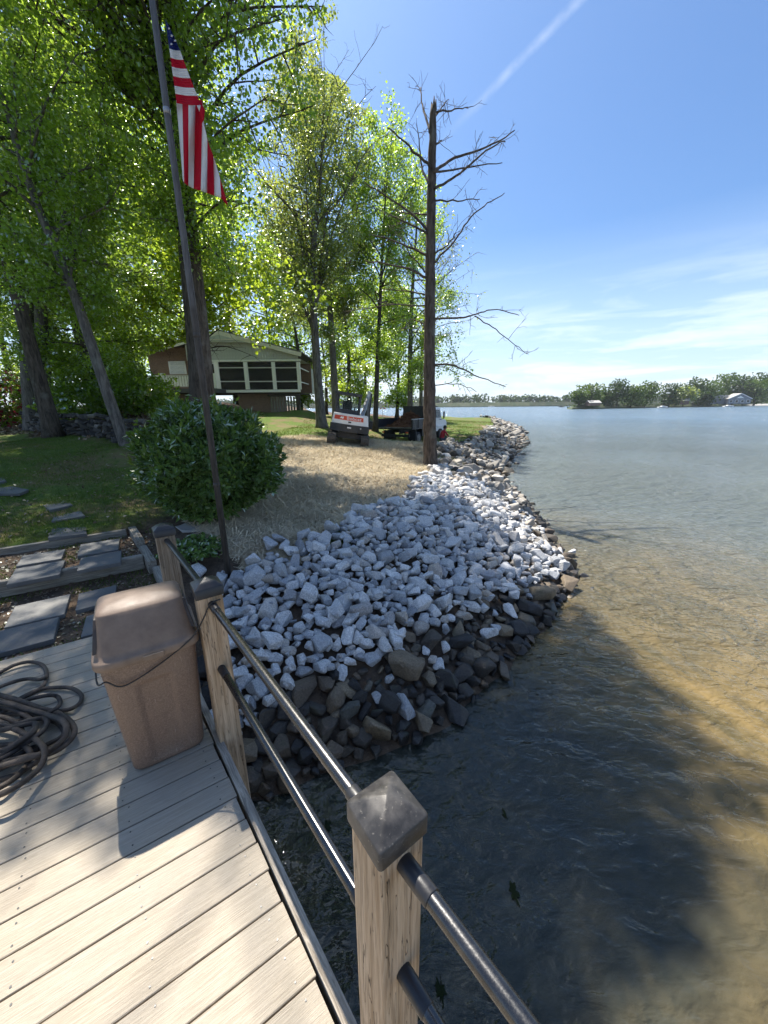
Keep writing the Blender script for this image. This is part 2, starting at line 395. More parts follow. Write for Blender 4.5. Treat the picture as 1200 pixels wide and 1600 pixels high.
def pole_fn(T):
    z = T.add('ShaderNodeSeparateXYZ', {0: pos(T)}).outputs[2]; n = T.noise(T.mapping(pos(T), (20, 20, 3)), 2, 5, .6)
    lo = T.mix(T.mapr(n, .35, .7), (.045, .040, .034), (.10, .088, .076)); hi = T.mix(T.mapr(n, .35, .7), (.085, .080, .074), (.15, .142, .135))  # shade put into the colour: lower length darker and browner
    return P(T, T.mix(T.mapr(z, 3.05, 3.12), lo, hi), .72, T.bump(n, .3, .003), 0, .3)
m_pole = mat('pole_metal', pole_fn)
m_white = m_plain('white_paint', (.78, .78, .76), .45, 0, .05, 5, .05)
m_flag_r = mat('flag_red', lambda T: T.add('ShaderNodeMixShader', {0: .38, 1: P(T, (.52, .012, .035), .8, T.bump(T.noise(pos(T), 45, 3), .3, .004), 0, .2), 2: T.add('ShaderNodeBsdfTranslucent', {'Color': (.75, .02, .05, 1)}).outputs[0]}).outputs[0])
m_flag_w = mat('flag_white', lambda T: T.add('ShaderNodeMixShader', {0: .38, 1: P(T, (.78, .77, .76), .8, T.bump(T.noise(pos(T), 45, 3), .3, .004), 0, .2), 2: T.add('ShaderNodeBsdfTranslucent', {'Color': (.85, .83, .8, 1)}).outputs[0]}).outputs[0])
m_flag_b = mat('flag_blue', lambda T: T.add('ShaderNodeMixShader', {0: .2, 1: P(T, (.014, .024, .12), .8, T.bump(T.noise(pos(T), 45, 3), .3, .004), 0, .2), 2: T.add('ShaderNodeBsdfTranslucent', {'Color': (.02, .04, .25, 1)}).outputs[0]}).outputs[0])
m_brick = mat('brick', lambda T: P(T, T.add('ShaderNodeTexBrick', {'Vector': T.mapping(T.vmath('ADD', obj_co(T), (0, 0, 0)), (1, 1, 1), (math.pi / 2, 0, 0)), 'Color1': (.25, .155, .105, 1), 'Color2': (.18, .115, .08, 1), 'Mortar': (.26, .22, .19, 1), 'Scale': 4.5, 'Mortar Size': .012}).outputs[0], .85))
m_siding = m_plain('grey_siding', (.46, .475, .45), .6, 0, .08, 4)
m_trimw = m_plain('white_trim', (.82, .82, .79), .5, 0, .05, 4)
m_fascia = m_plain('cream_fascia', (.74, .71, .62), .5, 0, .06, 4)
m_roof = m_plain('roof_shingle', (.15, .145, .14), .9, 0, .25, 20, .3)
m_deckgrey = m_plain('deck_fascia_grey', (.09, .095, .10), .7)
m_darkwood = m_plain('dark_wood', (.045, .036, .03), .8)
def screen_fn(T):
    d = P(T, (.015, .016, .018), .5, None, 0, .5); t = T.add('ShaderNodeBsdfTransparent', {'Color': (.9, .9, .9, 1)}).outputs[0]
    return T.add('ShaderNodeMixShader', {0: .72, 1: t, 2: d}).outputs[0]
m_screen = mat('porch_screen', screen_fn)
m_glass = mat('window_glass', lambda T: P(T, (.05, .055, .06), .06, None, 0, .6))
m_blind = m_plain('window_blind', (.62, .64, .64), .6)
m_xwhite = m_plain('machine_white', (.74, .74, .73), .35, 0, .07, 6)
m_xdark = m_plain('machine_dark', (.022, .023, .026), .45, 0, .3, 9)
m_xgrey = m_plain('machine_grey', (.30, .31, .32), .4, .2, .2, 9)
m_xorange = m_plain('machine_orange', (.62, .07, .02), .4, 0, .1, 7)
m_track = m_plain('track_rubber', (.10, .082, .065), .85, 0, .5, 14, .5)
m_tblack = m_plain('truck_black', (.020, .021, .024), .5, 0, .4, 5, .3)
m_tyre = m_plain('tyre', (.022, .021, .02), .8, 0, .3, 20, .4)
m_wheelrim = m_plain('wheel_rim', (.22, .21, .20), .5, .5, .3, 9)
m_debris = mat('debris_wood', leaf_fn((.075, .034, .02), (.21, .11, .065), (.05, .02, .01), .05, .03))
m_skin = m_plain('skin', (.34, .17, .10), .55)
m_shirt = m_plain('red_shirt', (.36, .02, .03), .85)
m_jeans = m_plain('jeans', (.055, .065, .09), .85)
m_hair = m_plain('dark_hair', (.012, .010, .009), .6)
m_shoe = m_plain('pale_shoe', (.42, .40, .37), .7)
m_cord = m_plain('cord_black', (.012, .012, .013), .45)
m_concrete = m_plain('concrete', (.36, .35, .33), .85, 0, .15, 7, .3)
m_housegrey = m_plain('house_grey', (.20, .22, .25), .7, 0, .05)
m_houseroof = m_plain('house_roof_pale', (.34, .33, .31), .8, 0, .1)
m_housebrown = m_plain('house_brown', (.20, .13, .10), .8, 0, .15)
m_redcloth = m_plain('red_canvas', (.5, .06, .05), .7)

# ------------------------------------------------------------------ terrain
WATER = -1.10
ANG = math.radians(33.7)
A2, N2 = np.array([math.cos(ANG), math.sin(ANG)]), np.array([-math.sin(ANG), math.cos(ANG)])   # along / across the dock boards
def an(a, n, z=0.0): p = A2 * a + N2 * n; return np.array([p[0], p[1], z])
DECK_FAR = 4.04
def edge_a(n): return .259 - .0945 * (n - .869)
SHORE = np.array([(-12, -3), (-6, .6), (-3.5, 1.8), (-2.2, 2.2), (-1.0, 2.35), (-.48, 2.55), (.22, 2.8), (.64, 3.09), (1.58, 3.96), (2.6, 5.1), (3.49, 6.21), (3.85, 7.2), (4.02, 8.17), (4.4, 10.2),
                  (4.68, 12.05), (5.1, 15.2), (5.9, 17.9), (7.9, 22.8), (10.35, 28.26), (13.4, 36.5), (16.6, 45.2), (19.6, 57), (21.3, 65), (19, 70), (10, 73), (-3, 79), (-15, 95), (-25, 140), (-60, 200), (-300, 260), (-300, -40), (-40, -30)], float)
def shore_dist(X, Y):
    X = np.asarray(X, float).ravel(); Y = np.asarray(Y, float).ravel()
    best = np.full(X.shape, 1e9); inside = np.zeros(X.shape, bool); n = len(SHORE)
    for i in range(n):
        x0, y0 = SHORE[i]; x1, y1 = SHORE[(i + 1) % n]
        dx, dy = x1 - x0, y1 - y0
        t = np.clip(((X - x0) * dx + (Y - y0) * dy) / (dx * dx + dy * dy), 0, 1)
        best = np.minimum(best, np.hypot(X - x0 - t * dx, Y - y0 - t * dy))
        c = ((y0 > Y) != (y1 > Y)) & (X < (x1 - x0) * (Y - y0) / (y1 - y0 + 1e-12) + x0)
        inside ^= c
    return np.where(inside, best, -best)
CTRL = np.array([(-2.08, 4.58, 0), (-2.9, 6.2, .15), (-1.2, 6.2, .0), (0, 8.2, -.02), (-2.2, 9, .3), (-4.6, 5.75, .25), (-3.5, 6.2, .22), (-6, 6.8, .38), (-7.4, 7.8, .5), (-7.9, 11.7, .9), (-13.5, 13.4, .95), (-17, 18.4, 1.1), (-5, 9, .55),
                 (.5, 11, 0), (1.7, 13.6, -.1), (-2.45, 17.9, .50), (-.8, 17.0, .27), (-3.9, 24, .75), (2, 24.4, -.42), (4, 24, -.45), (0, 27, -.3), (6, 30, -.45), (12, 41, -.45), (16, 55, -.4), (2, 40, -.2), (-4.3, 34, .9),
                 (-7, 33, 1.75), (-13, 33, 1.9), (-20, 33, 2.3), (-20, 45, 2.6), (-6, 48, 1.0), (3, 60, -.2), (-30, 22, 2.2), (-35, 60, 3), (-11, 17.5, 1.7), (-9, 15, 1.3), (-8.2, 17.6, 1.0), (-5, 16, .6), (-30, 5, 1.2), (-100, 60, 5), (-100, 10, 3), (-60, 150, 3)], float)
def ground_z(X, Y, detail=True):
    shp = np.shape(X); X = np.asarray(X, float).ravel(); Y = np.asarray(Y, float).ravel()
    num = np.zeros(X.shape); den = np.zeros(X.shape)
    for cx, cy, cz in CTRL:
        w = 1 / (((X - cx) ** 2 + (Y - cy) ** 2) ** 1.25 + .05); num += w * cz; den += w
    L = num / den; d = shore_dist(X, Y)
    f = np.clip(d / 3.15, 0, 1); g = 1 - (1 - f) ** 1.25
    z = np.where(d >= 0, WATER + (L - WATER) * g, WATER + np.maximum(d * .34, -3.0))
    if detail:
        z += .020 * np.sin(X * 2.3 + 1.3 * np.sin(Y * 1.7)) * np.sin(Y * 2.9 + X * .6) + .012 * np.sin(X * 6.1 + Y * 3.3) * np.sin(Y * 7.3 - X * 2)
    # the two flat beds of the garden steps
    a = X * A2[0] + Y * A2[1]; n = X * N2[0] + Y * N2[1]
    m = np.clip((a + 5.5) / .4, 0, 1) * np.clip((.08 - a) / .15, 0, 1)
    lowb = m * np.clip((n - 3.6) / .2, 0, 1) * np.clip((5.70 - n) / .02, 0, 1); upb = m * np.clip((n - 5.70) / .02, 0, 1) * np.clip((6.92 - n) / .04, 0, 1)
    z = z * (1 - lowb) + lowb * (-.075 + .008 * np.sin(X * 9) * np.sin(Y * 11)); z = z * (1 - upb) + upb * (.105 + .008 * np.sin(X * 9) * np.sin(Y * 11))
    und = np.clip((edge_a(n) + .02 - a) / .1, 0, 1) * np.clip((DECK_FAR - .12 - n) / .1, 0, 1)
    z = np.where(und > .5, np.minimum(z, -.35), z)
    return z.reshape(shp)
def gz(x, y): return float(ground_z(np.array([x]), np.array([y]))[0])
def in_poly(poly, X, Y):
    ins = np.zeros(np.shape(X), bool); n = len(poly)
    for i in range(n):
        x0, y0 = poly[i]; x1, y1 = poly[(i + 1) % n]
        ins ^= ((y0 > Y) != (y1 > Y)) & (X < (x1 - x0) * (Y - y0) / (y1 - y0 + 1e-12) + x0)
    return ins
STRAW = [(-1.9, 4.6), (-1.0, 5.4), (.2, 7.0), (1.6, 9.6), (2.6, 12.2), (3.2, 14.5), (2.9, 18.2), (.6, 19.2), (-1.8, 19.6), (-4.2, 20.5), (-5.2, 17), (-4.6, 13), (-4.4, 10), (-3.9, 8.3), (-3.3, 6.4), (-2.8, 5.2)]
def vnoise(X, Y, s):
    return np.array([mnoise.noise((x * s, y * s, 3.7)) for x, y in zip(np.ravel(X), np.ravel(Y))]).reshape(np.shape(X))
def zones(X, Y):
    """straw, grass, bare weight"""
    wob = vnoise(X, Y, 1.1) * .45; wob2 = vnoise(X + 40, Y - 9, 1.3) * .45
    straw = in_poly(STRAW, X + wob, Y + wob2).astype(float)
    a = X * A2[0] + Y * A2[1]; n = X * N2[0] + Y * N2[1]
    bed = ((a < .08) & (n < 6.88) & (n > 3.5)).astype(float)
    woods = np.clip((Y + wob * 3 - (12.6 - .42 * (X + 8))) / 1.2, 0, 1) * np.clip((-7.5 - X) / 1.5, 0, 1) * (1 - np.clip((Y - 24) / 3, 0, 1) * (X > -14)) + np.clip((Y - 50) / 6, 0, 1) * (X < 4)
    d = shore_dist(X, Y).reshape(np.shape(X)); bank = np.clip((2.9 - d) / .5, 0, 1) * (Y < 60)
    bush = np.clip(1.6 - np.hypot(X + 2.6, Y - 5.6) / 1.3, 0, 1) * (1 - straw)
    straw *= (1 - bank * .7)
    bare = np.clip(np.maximum.reduce([bed, woods, bank, bush]), 0, 1) * (1 - straw * .6)
    grass = np.clip(1 - straw - bare, 0, 1)
    return straw, grass, bare
def spaced(lo, hi, dense0, dense1, step, grow=1.16):
    mid = list(np.arange(dense0, dense1 + 1e-6, step)); s = step; r = []; x = dense1
    while x < hi: s *= grow; x += s; r.append(min(x, hi))
    l = []; x = dense0; s = step
    while x > lo: s *= grow; x -= s; l.append(max(x, lo))
    return np.array(l[::-1] + mid + r)
xs, ys = spaced(-900, 2500, -13, 7, .11, 1.13), spaced(-200, 3000, 1.2, 21, .11, 1.10)
GX, GY = np.meshgrid(xs, ys); GZ = ground_z(GX, GY)
V = np.stack([GX.ravel(), GY.ravel(), GZ.ravel()], 1)
nx, ny = len(xs), len(ys); ii = np.arange((ny - 1) * (nx - 1)); r_, c_ = ii // (nx - 1), ii % (nx - 1)
FA = np.stack([r_ * nx + c_, r_ * nx + c_ + 1, (r_ + 1) * nx + c_ + 1, (r_ + 1) * nx + c_], 1)
def ground_fn(T):
    at = T.add('ShaderNodeAttribute', attribute_name='zone').outputs['Color']; sp_ = T.add('ShaderNodeSeparateColor', {0: at}); co = pos(T)
    n1 = T.noise(co, 1.1, 5, .6); n2 = T.noise(co, 9, 5, .65); n3 = T.noise(co, 60, 4, .7); fib = T.noise(T.mapping(co, (18, 60, 18), (0, 0, .6)), 1.5, 4, .7, 1.5); fib2 = T.noise(T.mapping(co, (60, 16, 18), (0, 0, .2)), 1.5, 4, .7, 1.5)
    dirt = T.mix(T.mapr(n2, .35, .65), (.070, .050, .036), (.15, .108, .075)); dirt = T.mix(T.mapr(n3, .55, .7, 0, .6), dirt, (.24, .19, .14))
    grass = T.mix(T.mapr(n2, .3, .7), (.05, .09, .018), (.13, .18, .038)); grass = T.mix(T.mapr(T.noise(co, .75, 5, .65), .47, .60, 0, .85), grass, (.17, .125, .07))
    straw = T.mix(T.mapr(fib, .4, .62), (.37, .29, .19), (.74, .63, .45)); straw = T.mix(T.mapr(fib2, .5, .65, 0, .7), straw, (.76, .66, .48)); straw = T.mix(T.mapr(n2, .56, .70, 0, .75), straw, (.20, .13, .075)); straw = T.mix(T.mapr(n1, .52, .66, 0, .55), straw, (.30, .20, .12))
    edge = T.math('ADD', sp_.outputs[0], T.math('MULTIPLY', T.math('SUBTRACT', n2, .5), .7))
    c = T.mix(T.mapr(T.math('ADD', sp_.outputs[1], T.math('MULTIPLY', T.math('SUBTRACT', n2, .5), .5)), .3, .7), dirt, grass)
    c = T.mix(T.mapr(edge, .35, .6), c, straw)
    under = T.mapr(T.add('ShaderNodeSeparateXYZ', {0: co}).outputs[2], WATER - .02, WATER - .5)
    c = T.mix(under, c, (.10, .085, .05))
    h = T.math('ADD', T.math('ADD', n2, T.math('MULTIPLY', n3, .5)), T.math('MULTIPLY', fib, .5))
    return P(T, c, .95, T.bump(h, .7, .04), 0, .15)
m_ground = mat('ground_soil', ground_fn)
me = np_mesh('ground', V, FA, m_ground, True)
zs = zones(GX, GY); colr = np.stack([zs[0].ravel(), zs[1].ravel(), zs[2].ravel(), np.ones(V.shape[0])], 1).astype(np.float32)
ca = me.color_attributes.new('zone', 'FLOAT_COLOR', 'POINT'); ca.data.foreach_set('color', colr.ravel())
tag(link('ground', me), kind='structure')

# ------------------------------------------------------------------ lake
def water_fn(T):
    co = pos(T); cd = T.add('ShaderNodeCameraData').outputs['View Distance']
    w1 = T.noise(T.mapping(co, (1.0, 1.75, 1), (0, 0, .5)), 1.5, 3, .5, .35); w2 = T.noise(T.mapping(co, (1.0, 1.6, 1), (0, 0, -.25)), 4.6, 3, .55, .6); w3 = T.noise(T.mapping(co, (1, 1.5, 1), (0, 0, .9)), 11, 2, .5)
    calm = T.mapr(T.noise(co, .16, 2, .5), .3, .65, .45, 1.0)
    sh = T.vmath('DISTANCE', co, (.8, 1.2, WATER), 1)          # sheltered water in the corner of dock and bank
    calm = T.math('MULTIPLY', calm, T.mapr(sh, 2.0, 7.0, .32, 1.0))
    h = T.math('ADD', T.math('MULTIPLY', w1, 1.0), T.math('ADD', T.math('MULTIPLY', w2, .42), T.math('MULTIPLY', w3, .10)))
    nor = T.bump(T.math('MULTIPLY', h, calm), 1.0, .42)
    silt = T.noise(T.mapping(co, (.7, .35, 1), (0, 0, .5)), 1.3, 5, .6, 1.2); silt2 = T.noise(co, .05, 3, .5)
    c = T.mix(T.mapr(silt, .34, .68), (.118, .096, .045), (.275, .195, .078))
    corner = T.vmath('DISTANCE', co, (-.1, 2.3, WATER), 1)      # tree shade deepened in the water colour near the bank, with less silt
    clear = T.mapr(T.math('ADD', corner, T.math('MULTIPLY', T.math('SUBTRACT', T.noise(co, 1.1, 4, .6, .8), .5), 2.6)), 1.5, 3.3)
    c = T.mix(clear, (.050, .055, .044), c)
    c = T.mix(T.mapr(sh, 3.6, 12), c, (.165, .19, .185)); c = T.mix(T.mapr(sh, 18, 90, 0, .9), c, (.15, .225, .30))  # sky reflection put into the body colour, paler then bluer with distance
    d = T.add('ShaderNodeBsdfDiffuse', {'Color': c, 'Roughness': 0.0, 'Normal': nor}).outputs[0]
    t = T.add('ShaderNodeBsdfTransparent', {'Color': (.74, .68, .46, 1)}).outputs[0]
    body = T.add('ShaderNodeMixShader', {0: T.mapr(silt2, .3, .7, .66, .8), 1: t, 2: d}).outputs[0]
    g = T.add('ShaderNodeBsdfGlossy', {'Color': (1, 1, 1, 1), 'Roughness': T.mapr(sh, 10, 120, .035, .13), 'Normal': nor}).outputs[0]
    fr = T.add('ShaderNodeFresnel', {'IOR': 1.333, 'Normal': nor}).outputs[0]
    return T.add('ShaderNodeMixShader', {0: fr, 1: body, 2: g}).outputs[0]
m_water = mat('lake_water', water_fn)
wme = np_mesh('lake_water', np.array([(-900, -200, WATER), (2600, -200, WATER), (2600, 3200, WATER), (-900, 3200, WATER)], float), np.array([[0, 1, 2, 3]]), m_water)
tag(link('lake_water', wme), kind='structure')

# ------------------------------------------------------------------ rip-rap
def rock_mesh(name, r, npts, m, bev, pw=.66):
    bm = bmesh.new()
    for _ in range(npts):
        p = r.normal(size=3); p /= np.linalg.norm(p); p = np.sign(p) * np.abs(p) ** pw
        p *= r.uniform(.78, 1.0); bm.verts.new(p * np.array([.62, .47, .36]))
    res = bmesh.ops.convex_hull(bm, input=bm.verts[:]); bmesh.ops.delete(bm, geom=[g for g in res['geom_interior'] if isinstance(g, bmesh.types.BMVert)], context='VERTS')
    bmesh.ops.dissolve_limit(bm, angle_limit=math.radians(13), verts=bm.verts[:], edges=bm.edges[:])
    if bev: bmesh.ops.bevel(bm, geom=bm.edges[:], offset=.035, segments=1, affect='EDGES', clamp_overlap=True)
    bmesh.ops.triangulate(bm, faces=bm.faces[:])
    me = bpy.data.meshes.new(name); bm.to_mesh(me); bm.free(); me.materials.append(m); return me
rrk = np.random.default_rng(21)
ROCKS = {k: [rock_mesh('rock_shape', rrk, int(rrk.integers(13, 22)), m, True, .72 if k == 'dark' else .60) for _ in range(14)] for k, m in (('granite', m_granite), ('dark', m_dark), ('old', m_old))}
GRANITE_PX = [(325, 925), (375, 908), (440, 880), (520, 852), (600, 800), (690, 748), (735, 758), (790, 800), (845, 860), (885, 890), (840, 915), (770, 940), (700, 975), (640, 1005), (600, 1030), (530, 1052), (475, 1080), (430, 1110), (370, 1165), (335, 1150)]
def scatter_rocks():
    r = np.random.default_rng(5); out = []; cell = {}
    def ok(x, y, rad, k):
        cx, cy = int(x / .5), int(y / .5)
        for i in range(cx - 1, cx + 2):
            for j in range(cy - 1, cy + 2):
                for (px, py, pr) in cell.get((i, j), ()):
                    if (px - x) ** 2 + (py - y) ** 2 < ((pr + rad) * k) ** 2: return False
        return True
    near = np.stack([r.uniform(-2.6, 5.2, 60000), r.uniform(1.6, 14.5, 60000)], 1)
    far_y = 13 + 54 * r.uniform(0, 1, 16000) ** 1.5
    far = np.stack([np.interp(far_y, SHORE[12:23, 1], SHORE[12:23, 0]) + r.uniform(-4.5, 1.0, 16000), far_y], 1)
    C = np.vstack([near, far]); D = shore_dist(C[:, 0], C[:, 1]); Z = ground_z(C[:, 0], C[:, 1], False)
    U, Vv = pix(np.stack([C[:, 0], C[:, 1], Z], 1)); jit = r.normal(size=(len(C), 2)) * 9
    G = in_poly(GRANITE_PX, U + jit[:, 0], Vv + jit[:, 1])
    a = C @ A2; n = C @ N2
    for i in range(len(C)):
        x, y = C[i]; d = D[i]
        if y < 14 and a[i] < edge_a(n[i]) + .05 and n[i] < 4.2: continue
        if n[i] < 5.2 and a[i] < .55 and n[i] > 3.9: continue
        if G[i]:
            if d > 3.5 and y > 6: continue
            s = float(np.clip(r.lognormal(math.log(.19), .30), .10, .36)); kind = 'granite'; k = .335
        elif y < 9.2 or (y < 11.5 and d < .6):
            if d > 2.2 or d < -.5 or (y > 8 and d > 1.5): continue
            s = float(np.clip(r.lognormal(math.log(.20), .38), .09, .42)); kind = 'dark'; k = .27
            if r.uniform() < .11 and d > .25: kind = 'granite'; s *= .9
            if y > 5.2 and d > .35 and r.uniform() < .6: kind = 'old'
        else:
            wtop = 3.2 if y > 14 else 2.5
            if d > wtop or d < -.35: continue
            s = float(np.clip(r.lognormal(math.log(.33 if y < 30 else .5), .32), .16, .75)); kind = 'old'; k = .36
            if r.uniform() < .28: kind = 'dark'
        if not ok(x, y, s * .5, k * 2): continue
        cell.setdefault((int(x / .5), int(y / .5)), []).append((x, y, s * .5))
        z = Z[i] + s * r.uniform(.12, .30) + (.05 if kind == 'granite' else 0) - (.12 if d < 0 else 0)
        out.append((kind, x, y, z, s))
    # loose stones lying on top
    for _ in range(15000):
        i = int(r.integers(0, 60000)); x, y = C[i]; d = D[i]
        if not G[i] or d > 3.3 or (a[i] < edge_a(n[i]) + .12 and n[i] < 4.3): continue
        s = float(np.clip(r.lognormal(math.log(.12), .42), .05, .28))
        cx = [(abs(px - x) + abs(py - y)) for (px, py, pr) in cell.get(('t', int(x / .4), int(y / .4)), ())]
        if cx and min(cx) < .08 + .5 * s: continue
        cell.setdefault(('t', int(x / .4), int(y / .4)), []).append((x, y, s * .5))
        out.append(('granite', x, y, Z[i] + .10 + s * .25, s))
    return out
rocks = scatter_rocks()
PILES = {'granite': empty('granite_riprap', (0.5, 7.0, -.5)), 'dark': empty('dark_riprap', (1.0, 4.2, -1.0)), 'old': empty('old_riprap', (5.5, 18.0, -.8))}
tag(PILES['granite'], 'pale grey granite rubble freshly dumped down the near bank', 'rock pile')
tag(PILES['dark'], 'dark wet brown stones along the waterline below the granite rubble', 'rock pile')
tag(PILES['old'], 'older tan and grey stones edging the far lawn beyond the dead tree', 'rock pile')
def place_rocks():
    r = np.random.default_rng(77)
    for kind, pile in PILES.items():
        R = [q for q in rocks if q[0] == kind]
        Pn = np.array([[q[1], q[2], q[3]] for q in R]); u, v = pix(Pn); dist = np.linalg.norm(Pn - np.array([0, 0, H]), axis=1)
        seen = (u > -20) & (u < 1220) & (v < 1620)
        score = np.where(seen, np.array([q[4] for q in R]) / dist, 0); order = np.argsort(-score)
        VS, FS, o = [], [], 0; base = Vector(pile.location)
        for rank, i in enumerate(order):
            _, x, y, z, s = R[i]; me = ROCKS[kind][int(r.integers(0, 14))]
            eu = (r.normal() * .35, r.normal() * .35, r.uniform(0, 6.28)); scl = np.array([s * r.uniform(.85, 1.2), s * r.uniform(.85, 1.15), s * r.uniform(.8, 1.25)])
            if rank < 296:
                ob = link('rock', me, pile); ob.location = Vector((x, y, z)) - base; ob.rotation_euler = eu; ob.scale = scl
            else:
                M = np.array(Matrix.Rotation(eu[2], 3, 'Z') @ Matrix.Rotation(eu[1], 3, 'Y') @ Matrix.Rotation(eu[0], 3, 'X'))
                co = np.empty(len(me.vertices) * 3); me.vertices.foreach_get('co', co); co = (co.reshape(-1, 3) * scl) @ M.T + np.array([x, y, z]) - np.array(base)
                fi = np.empty(len(me.polygons) * 3, np.int32); me.loops.foreach_get('vertex_index', fi)
                VS.append(co); FS.append(fi.reshape(-1, 3) + o); o += len(co)
        if VS:
            so = link('rubble', np_mesh('rubble', np.vstack(VS), np.vstack(FS), {'granite': m_granite, 'dark': m_dark, 'old': m_old}[kind]), pile); tag(so, kind='stuff')
place_rocks()

# ------------------------------------------------------------------ dock
PITCH_B = .1436
dock = tag(empty('dock', an(-2, 1.5, 0)), 'grey composite board dock with a weathered timber edge', 'dock')
DK = Matrix.Translation(-Vector(dock.location))
def to_dock(o): o.location = Vector(o.location) - Vector(dock.location); return o
bw = PITCH_B - .006; LEN = 7.0; hb = bw / 2; sl = -.0945
bmb = MB(); vs = []
for zt, ins in ((-.026, .0), (-.003, .0), (0, .003)):
    vs += [(-LEN, -hb + ins, zt), (-sl * hb, -hb + ins, zt), (sl * hb, hb - ins, zt), (-LEN, hb - ins, zt)]
bmb.add(vs, [(0, 3, 2, 1), (0, 1, 5, 4), (1, 2, 6, 5), (2, 3, 7, 6), (3, 0, 4, 7), (4, 5, 9, 8), (5, 6, 10, 9), (6, 7, 11, 10), (7, 4, 8, 11), (8, 9, 10, 11)])
board0 = None; n_line = 1.728
nb0, nb1 = -25, int((DECK_FAR - n_line) / PITCH_B)
for k in range(nb0, nb1):
    nc = n_line + (k + .5) * PITCH_B
    if board0 is None: board0 = bmb.build('board', m_board, dock); o = board0
    else: o = link('board', board0.data, dock)
    p = an(edge_a(nc) - .004 * ((k * 7) % 3), nc, 0); o.location = Vector(p) - Vector(dock.location); o.rotation_euler = (0, 0, ANG)
sc_v, sc_f = [], []
for k in range(nb0, nb1):
    nc = n_line + (k + .5) * PITCH_B
    for j in range(0, 9):
        aj = edge_a(nc) - .07 - j * .405
        for q in (-.042, .042):
            c = an(aj + random.uniform(-.008, .008), nc + q + random.uniform(-.005, .005), .0022) - np.array(dock.location); b = len(sc_v)
            sc_v += [(c[0] + .0042 * math.cos(t), c[1] + .0042 * math.sin(t), c[2]) for t in (0, 1.047, 2.094, 3.142, 4.189, 5.236)]; sc_f.append([b + t for t in range(6)])
tag(link('screw_head', np_mesh('screw_head', np.array(sc_v), np.array(sc_f), m_black), dock), kind='stuff')
e_dir = np.array([-.6307, .776]); e_ang = math.atan2(e_dir[1], e_dir[0])
def edge_pt(n, off=0.0, z=0.0):
    p = an(edge_a(n), n, z); q = np.array([e_dir[1], -e_dir[0]]) * off; return np.array([p[0] + q[0], p[1] + q[1], z])
t0, t1 = edge_pt(-1.9, .030), edge_pt(DECK_FAR, .030)
tr = MB().box((0, 0, 0), (np.linalg.norm(t1 - t0), .042, .19)).build('edge_trim', m_trim, dock, bevel=.0025)
tr.location = Vector((t0 + t1) / 2 + np.array([0, 0, -.082])) - Vector(dock.location); tr.rotation_euler = (0, 0, e_ang)
for nn in (-1.2, .3, 1.8, 3.3):
    j = MB().box((-3.4, 0, 0), (6.9, .05, .18)).build('joist', m_darkwood, dock); p = an(edge_a(nn) - .02, nn, -.125); j.location = Vector(p) - Vector(dock.location); j.rotation_euler = (0, 0, ANG)
j = MB().box((-3.4, 0, 0), (6.8, .03, .17)).build('end_fascia', m_trim, dock); p = an(edge_a(DECK_FAR) - .02, DECK_FAR - .02, -.115); j.location = Vector(p) - Vector(dock.location); j.rotation_euler = (0, 0, ANG)

# railing: posts, caps, rails
railing = tag(empty('dock_railing', (0, .7, 0)), 'square wooden posts with pyramid caps joined by dark metal rails along the dock edge', 'railing')
RB = Vector(railing.location)
posts = [(0.0, .70, 1.06, -2.2, m_post), (-1.02, 1.95, 1.06, -1.6, m_post), (-1.76, 2.84, 1.11, -.6, m_post_old), (1.0, -.53, 1.06, -2.2, m_post)]
PS = .066
def cap_mesh(m):
    b = MB(); s = .0755
    prof = [(s, -.055), (s, -.002), (s - .004, .003), (s - .020, .013), (s * .66, .021), (s * .42, .030), (s * .2, .0375), (.004, .043)]
    rings = []
    for h, z in prof:
        rr = .010 if h > .03 else .004; ring = []
        for cx, cy, a0 in ((h - rr, h - rr, 0), (-h + rr, h - rr, 90), (-h + rr, -h + rr, 180), (h - rr, -h + rr, 270)):
            for k in range(4):
                a = math.radians(a0 + 30 * k); ring.append((cx + rr * math.cos(a), cy + rr * math.sin(a), z))
        rings.append(ring)
    o = b.loft(rings, 0, False, True).build('post_cap', m, None, smooth=True); o.data.set_sharp_from_angle(angle=math.radians(50)); return o
cap0 = None
for i, (px_, py_, top, bot, pm) in enumerate(posts):
    b = MB().box((0, 0, 0), (2 * PS, 2 * PS, top - bot)); po = b.build('post', pm, railing, bevel=.006)
    po.location = Vector((px_, py_, (top + bot) / 2)) - RB; po.rotation_euler = (0, 0, math.radians(36))
    if cap0 is None: cp_o = cap0 = cap_mesh(m_cap); cp_o.parent = po
    else:
        cp_o = link('post_cap', cap0.data, po)
        if i in (1, 2):
            cp_o.data = cap0.data.copy(); cp_o.data.materials.clear(); cp_o.data.materials.append(m_black)
    cp_o.location = (0, 0, (top - bot) / 2)
def rail(i, j, z0, z1, gap0=.04, gap1=.04, sleeve=True, m=m_rail):
    p, q = Vector((posts[i][0], posts[i][1], z0)), Vector((posts[j][0], posts[j][1], z1)); d = (q - p).normalized()
    a, b = p + d * (PS - .01), q - d * (PS - .01)
    ro = MB().tube([a - RB, b - RB], .0205, 24, caps=False).build('rail', m, railing, smooth=True)
    for s_, e_ in ((a, d), (b, -d)):
        if sleeve: MB().tube([s_ - RB - e_ * .004, s_ - RB + e_ * .05, s_ - RB + e_ * .103, s_ - RB + e_ * .105, s_ - RB + e_ * .105], [.0232, .0230, .0228, .0222, .0200], 24, caps=False).build('sleeve', m_black, ro, smooth=True)
rail(0, 1, .955, .955); rail(0, 1, .53, .53); rail(0, 3, .955, .955); rail(0, 3, .53, .53)
rail(1, 2, 1.0, 1.02, sleeve=False, m=m_black)

